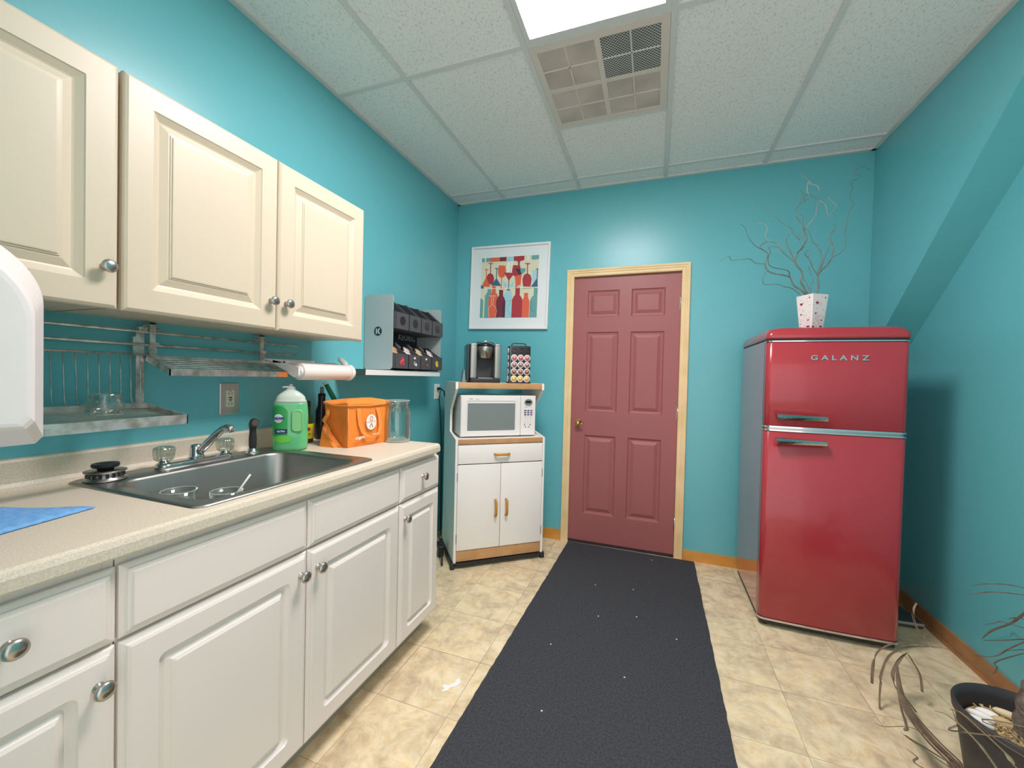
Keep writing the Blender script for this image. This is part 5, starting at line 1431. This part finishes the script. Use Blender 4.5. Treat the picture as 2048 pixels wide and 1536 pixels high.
# leaf blades: (kind, width, world points)
LV = [
 ('f', 0.01, [(2.704, -0.975, 0.205), (2.62, -1.008, 0.226), (2.537, -1.042, 0.221), (2.482, -1.066, 0.191), (2.46, -1.08, 0.136), (2.455, -1.087, 0.071)]),
 ('f', 0.011, [(2.682, -0.982, 0.208), (2.599, -1.024, 0.211), (2.523, -1.064, 0.188), (2.486, -1.091, 0.128), (2.469, -1.112, 0.059), (2.464, -1.127, -0.004)]),
 ('f', 0.01, [(2.59, -1.026, 0.192), (2.606, -1.031, 0.16), (2.628, -1.035, 0.116), (2.632, -1.045, 0.057)]),
 ('f', 0.012, [(2.59, -1.026, 0.186), (2.553, -1.058, 0.169), (2.518, -1.091, 0.125), (2.519, -1.11, 0.089), (2.535, -1.124, 0.076), (2.572, -1.131, 0.026)]),
 ('f', 0.007, [(2.674, -0.985, 0.216), (2.652, -0.976, 0.252), (2.641, -0.963, 0.295), (2.646, -0.945, 0.333), (2.666, -0.922, 0.352)]),
 ('f', 0.005, [(2.66, -0.99, 0.239), (2.672, -0.964, 0.255), (2.651, -0.95, 0.265), (2.648, -0.929, 0.307)]),
 ('f', 0.004, [(2.639, -0.998, 0.215), (2.708, -1.047, 0.247), (2.709, -1.12, 0.262), (2.704, -1.196, 0.286), (2.714, -1.267, 0.264), (2.718, -1.34, 0.241), (2.705, -1.419, 0.277)]),
 ('f', 0.012, [(2.548, -1.052, 0.152), (2.505, -1.152, 0.154), (2.471, -1.249, 0.141), (2.457, -1.339, 0.136), (2.464, -1.422, 0.131), (2.468, -1.505, 0.144), (2.472, -1.588, 0.164)]),
 ('f', 0.011, [(2.55, -1.051, 0.152), (2.508, -1.151, 0.154), (2.477, -1.247, 0.141), (2.467, -1.336, 0.137), (2.476, -1.417, 0.132), (2.481, -1.5, 0.144), (2.48, -1.585, 0.164)]),
 ('f', 0.01, [(2.546, -1.053, 0.152), (2.502, -1.153, 0.154), (2.467, -1.251, 0.141), (2.449, -1.342, 0.136), (2.454, -1.425, 0.131), (2.457, -1.509, 0.144), (2.465, -1.591, 0.164)]),
 ('f', 0.009, [(2.552, -1.051, 0.152), (2.511, -1.15, 0.154), (2.481, -1.246, 0.141), (2.475, -1.333, 0.137), (2.486, -1.414, 0.132), (2.492, -1.497, 0.144), (2.487, -1.583, 0.165)]),
 ('f', 0.008, [(2.549, -1.052, 0.152), (2.506, -1.152, 0.154), (2.474, -1.248, 0.141), (2.461, -1.338, 0.137), (2.47, -1.42, 0.132), (2.474, -1.503, 0.144), (2.476, -1.587, 0.164)]),
 ('f', 0.009, [(2.538, -1.078, 0.11), (2.519, -1.142, 0.052), (2.514, -1.201, 0.006), (2.503, -1.262, -0.008)]),
 ('f', 0.009, [(2.59, -1.026, 0.189), (2.545, -1.058, 0.156), (2.537, -1.078, 0.127)]),
 ('f', 0.004, [(2.361, -1.332, 0.083), (2.365, -1.385, 0.113), (2.413, -1.422, 0.157), (2.44, -1.468, 0.168), (2.462, -1.515, 0.164), (2.502, -1.556, 0.153)]),
 ('f', 0.006, [(2.397, -1.446, 0.102), (2.386, -1.519, 0.136), (2.379, -1.589, 0.156)]),
 ('r', 0.006, [(2.655, -1.493, 0.674), (2.695, -1.378, 0.646), (2.723, -1.268, 0.609), (2.736, -1.164, 0.563), (2.756, -1.057, 0.509)]),
 ('r', 0.007, [(2.656, -1.493, 0.658), (2.724, -1.335, 0.608), (2.73, -1.199, 0.55), (2.739, -1.063, 0.474)]),
 ('r', 0.008, [(2.652, -1.494, 0.641), (2.697, -1.379, 0.565), (2.74, -1.265, 0.48), (2.76, -1.158, 0.397), (2.8, -1.045, 0.308)]),
 ('r', 0.006, [(2.659, -1.494, 0.545), (2.728, -1.336, 0.468), (2.772, -1.188, 0.384), (2.805, -1.043, 0.304)]),
 ('r', 0.005, [(2.658, -1.494, 0.561), (2.683, -1.406, 0.492), (2.705, -1.318, 0.42), (2.725, -1.232, 0.345), (2.72, -1.154, 0.297), (2.697, -1.082, 0.272)]),
 ('r', 0.005, [(3.037, -0.928, 0.332), (3.022, -0.881, 0.316), (2.975, -0.845, 0.289), (2.948, -0.802, 0.256)]),
 ('r', 0.004, [(2.66, -1.494, 0.512), (2.754, -1.298, 0.417), (2.835, -1.106, 0.311)]),
 ('r', 0.005, [(2.766, -1.184, 0.309), (2.782, -1.151, 0.266), (2.792, -1.12, 0.226), (2.779, -1.096, 0.232)]),
 ('r', 0.006, [(2.653, -1.495, 0.609), (2.713, -1.383, 0.551), (2.747, -1.279, 0.509), (2.79, -1.173, 0.454)]),
 ('g', 0.013, [(2.325, -1.7, 0.404), (2.345, -1.72, 0.41), (2.382, -1.735, 0.381), (2.393, -1.759, 0.366), (2.402, -1.784, 0.346), (2.406, -1.81, 0.326)]),
 ('g', 0.011, [(2.365, -1.685, 0.407), (2.368, -1.719, 0.425), (2.402, -1.742, 0.4), (2.425, -1.768, 0.381), (2.442, -1.797, 0.359)]),
 ('f', 0.006, [(2.371, -1.683, 0.407), (2.382, -1.685, 0.372), (2.39, -1.688, 0.356)]),
 ('f', 0.006, [(2.377, -1.702, 0.418), (2.396, -1.727, 0.411), (2.423, -1.75, 0.396), (2.455, -1.771, 0.387), (2.467, -1.798, 0.383)]),
 ('f', 0.005, [(2.487, -1.749, 0.392), (2.481, -1.73, 0.394), (2.456, -1.717, 0.404), (2.431, -1.704, 0.415)]),
]

LM = {'f': mat('dried_leaf', '#8E7C64', .8, vary=(14, '#6E5F4C', .3, .7)), 'r': mat('dried_grey_leaf', '#9A8E80', .8, vary=(18, '#6F6458', .3, .7)), 'g': mat('fading_green_leaf', '#8C8A68', .7, vary=(10, '#A18B68', .35, .65))}
crown = Vector((PXc + .085, PYc + .01, .55))
side_ = [Vector((2.739, -1.60, .10)), Vector((2.80, -1.56, .36))]
for kind_, w_, P in LV:
    P = [Vector((min(p[0], 2.955), p[1], max(p[2], .005))) for p in P]
    if kind_ == 'r': P = [crown] + P
    elif kind_ == 'g': P = P + side_ + [crown]
    elif (P[-1] - Vector((PXc, PYc, .3))).length < .42 or P[-1].y < -1.2: P = P + (side_ if P[-1].z < .3 else side_[1:]) + [crown]
    Q = smooth_path(P, 6)
    b = MB(); n = len(Q) - 1
    rings = []
    for i, p in enumerate(Q):
        tt = (Q[min(i + 1, n)] - Q[max(i - 1, 0)]).normalized()
        sd = tt.cross(Vector((.25, .3, 1))).normalized()
        up_ = sd.cross(tt).normalized()
        s = i / n
        ww = w_ * .5 * (max(.12, min(1, 5 * s) if True else 1)) * (1 if kind_ != 'r' else max(.12, min(1, 5 * (1 - s))))
        th_ = .0006
        rings.append([tuple(p - sd * ww + up_ * ww * .35), tuple(p + up_ * -th_), tuple(p + sd * ww + up_ * ww * .35), tuple(p + sd * ww + up_ * (ww * .35 + th_)), tuple(p + up_ * th_), tuple(p - sd * ww + up_ * (ww * .35 + th_))])
    b.loft(rings, smooth=True)
    wchild(b, 'leaf', LM[kind_], t)
stone = mat('white_stone', '#F1EEE6', .6, bump=(40, .3, .003)); stone_b = mat('tan_stone', '#C9AF84', .6, bump=(40, .3, .003))
for (dx, dy, a, b_, c_r, rz, m, lab) in ((-.098, .012, .030, .011, .012, -.7, stone, 'leftmost of the long white stones on the mulch in the pot'), (-.080, .040, .030, .011, .013, -.6, stone, 'middle long white stone on the mulch in the pot'),
                                       (-.054, .056, .028, .013, .014, -.55, stone, 'rightmost white stone behind the tan one in the pot'), (-.034, .030, .028, .013, .015, -.5, stone_b, 'tan egg shaped stone in the middle of the pot'),
                                       (.006, .074, .036, .012, .012, -.6, mat('cream_stone', '#E8D8AE', .6), 'long cream stone near the back rim of the pot')):
    b = MB(); b.ball((0, 0, 0), a, b_, c_r, 16)
    o = b.build('stone', m, None, (PXc + dx, PYc + dy, PZr - .038)); o.rotation_euler = (0, 0, rz)
    tag(o, lab, 'stone')
# flat dark box on the floor in the gap
t = thing('floor_scale', 'flat dark box with pale front edge on the floor between refrigerator and wall', 'flat box', (2.86, -.30, 0))
b = MB(); b.box((-.11, -.115, .004), (.085, .12, .030), RZ(.08), .004); b.build('box_body', mat('dark_teal_grey', '#4A5254', .3), t)
b = MB(); b.box((-.11, -.119, .020), (.085, -.114, .032), RZ(.08)); b.build('front_edge', mat('pale_edge', '#A9AAA2', .4), t)
b = MB()
for x in (-.09, .065):
    for y in (-.09, .09): b.cyl((x, y, 0), (x, y, .006), .012, n=10)
b.build('feet', M_['black'], t)

# paper scrap and lint
b = MB()
P = [(.840, -1.668), (.862, -1.652), (.862, -1.636), (.884, -1.618), (.892, -1.595), (.874, -1.577), (.866, -1.586), (.868, -1.604), (.850, -1.628), (.834, -1.627), (.826, -1.640), (.843, -1.648)]
b.prism(P, .0006, .0016); tag(b.build('paper_scrap', mat('paper_white', '#F4F3EE', .7)), 'small torn white paper scrap on the floor tile left of the runner', 'paper scrap')
for i, (x, y) in enumerate(lint):
    b = MB(); b.prism([(x - .003, y - .002), (x + .003, y - .003), (x + .004, y + .002), (x - .001, y + .004)], .0082, .0098)
    tag(b.build('lint_speck', M_['white']), 'tiny white lint speck on the charcoal runner', 'lint', 'white specks on the runner')
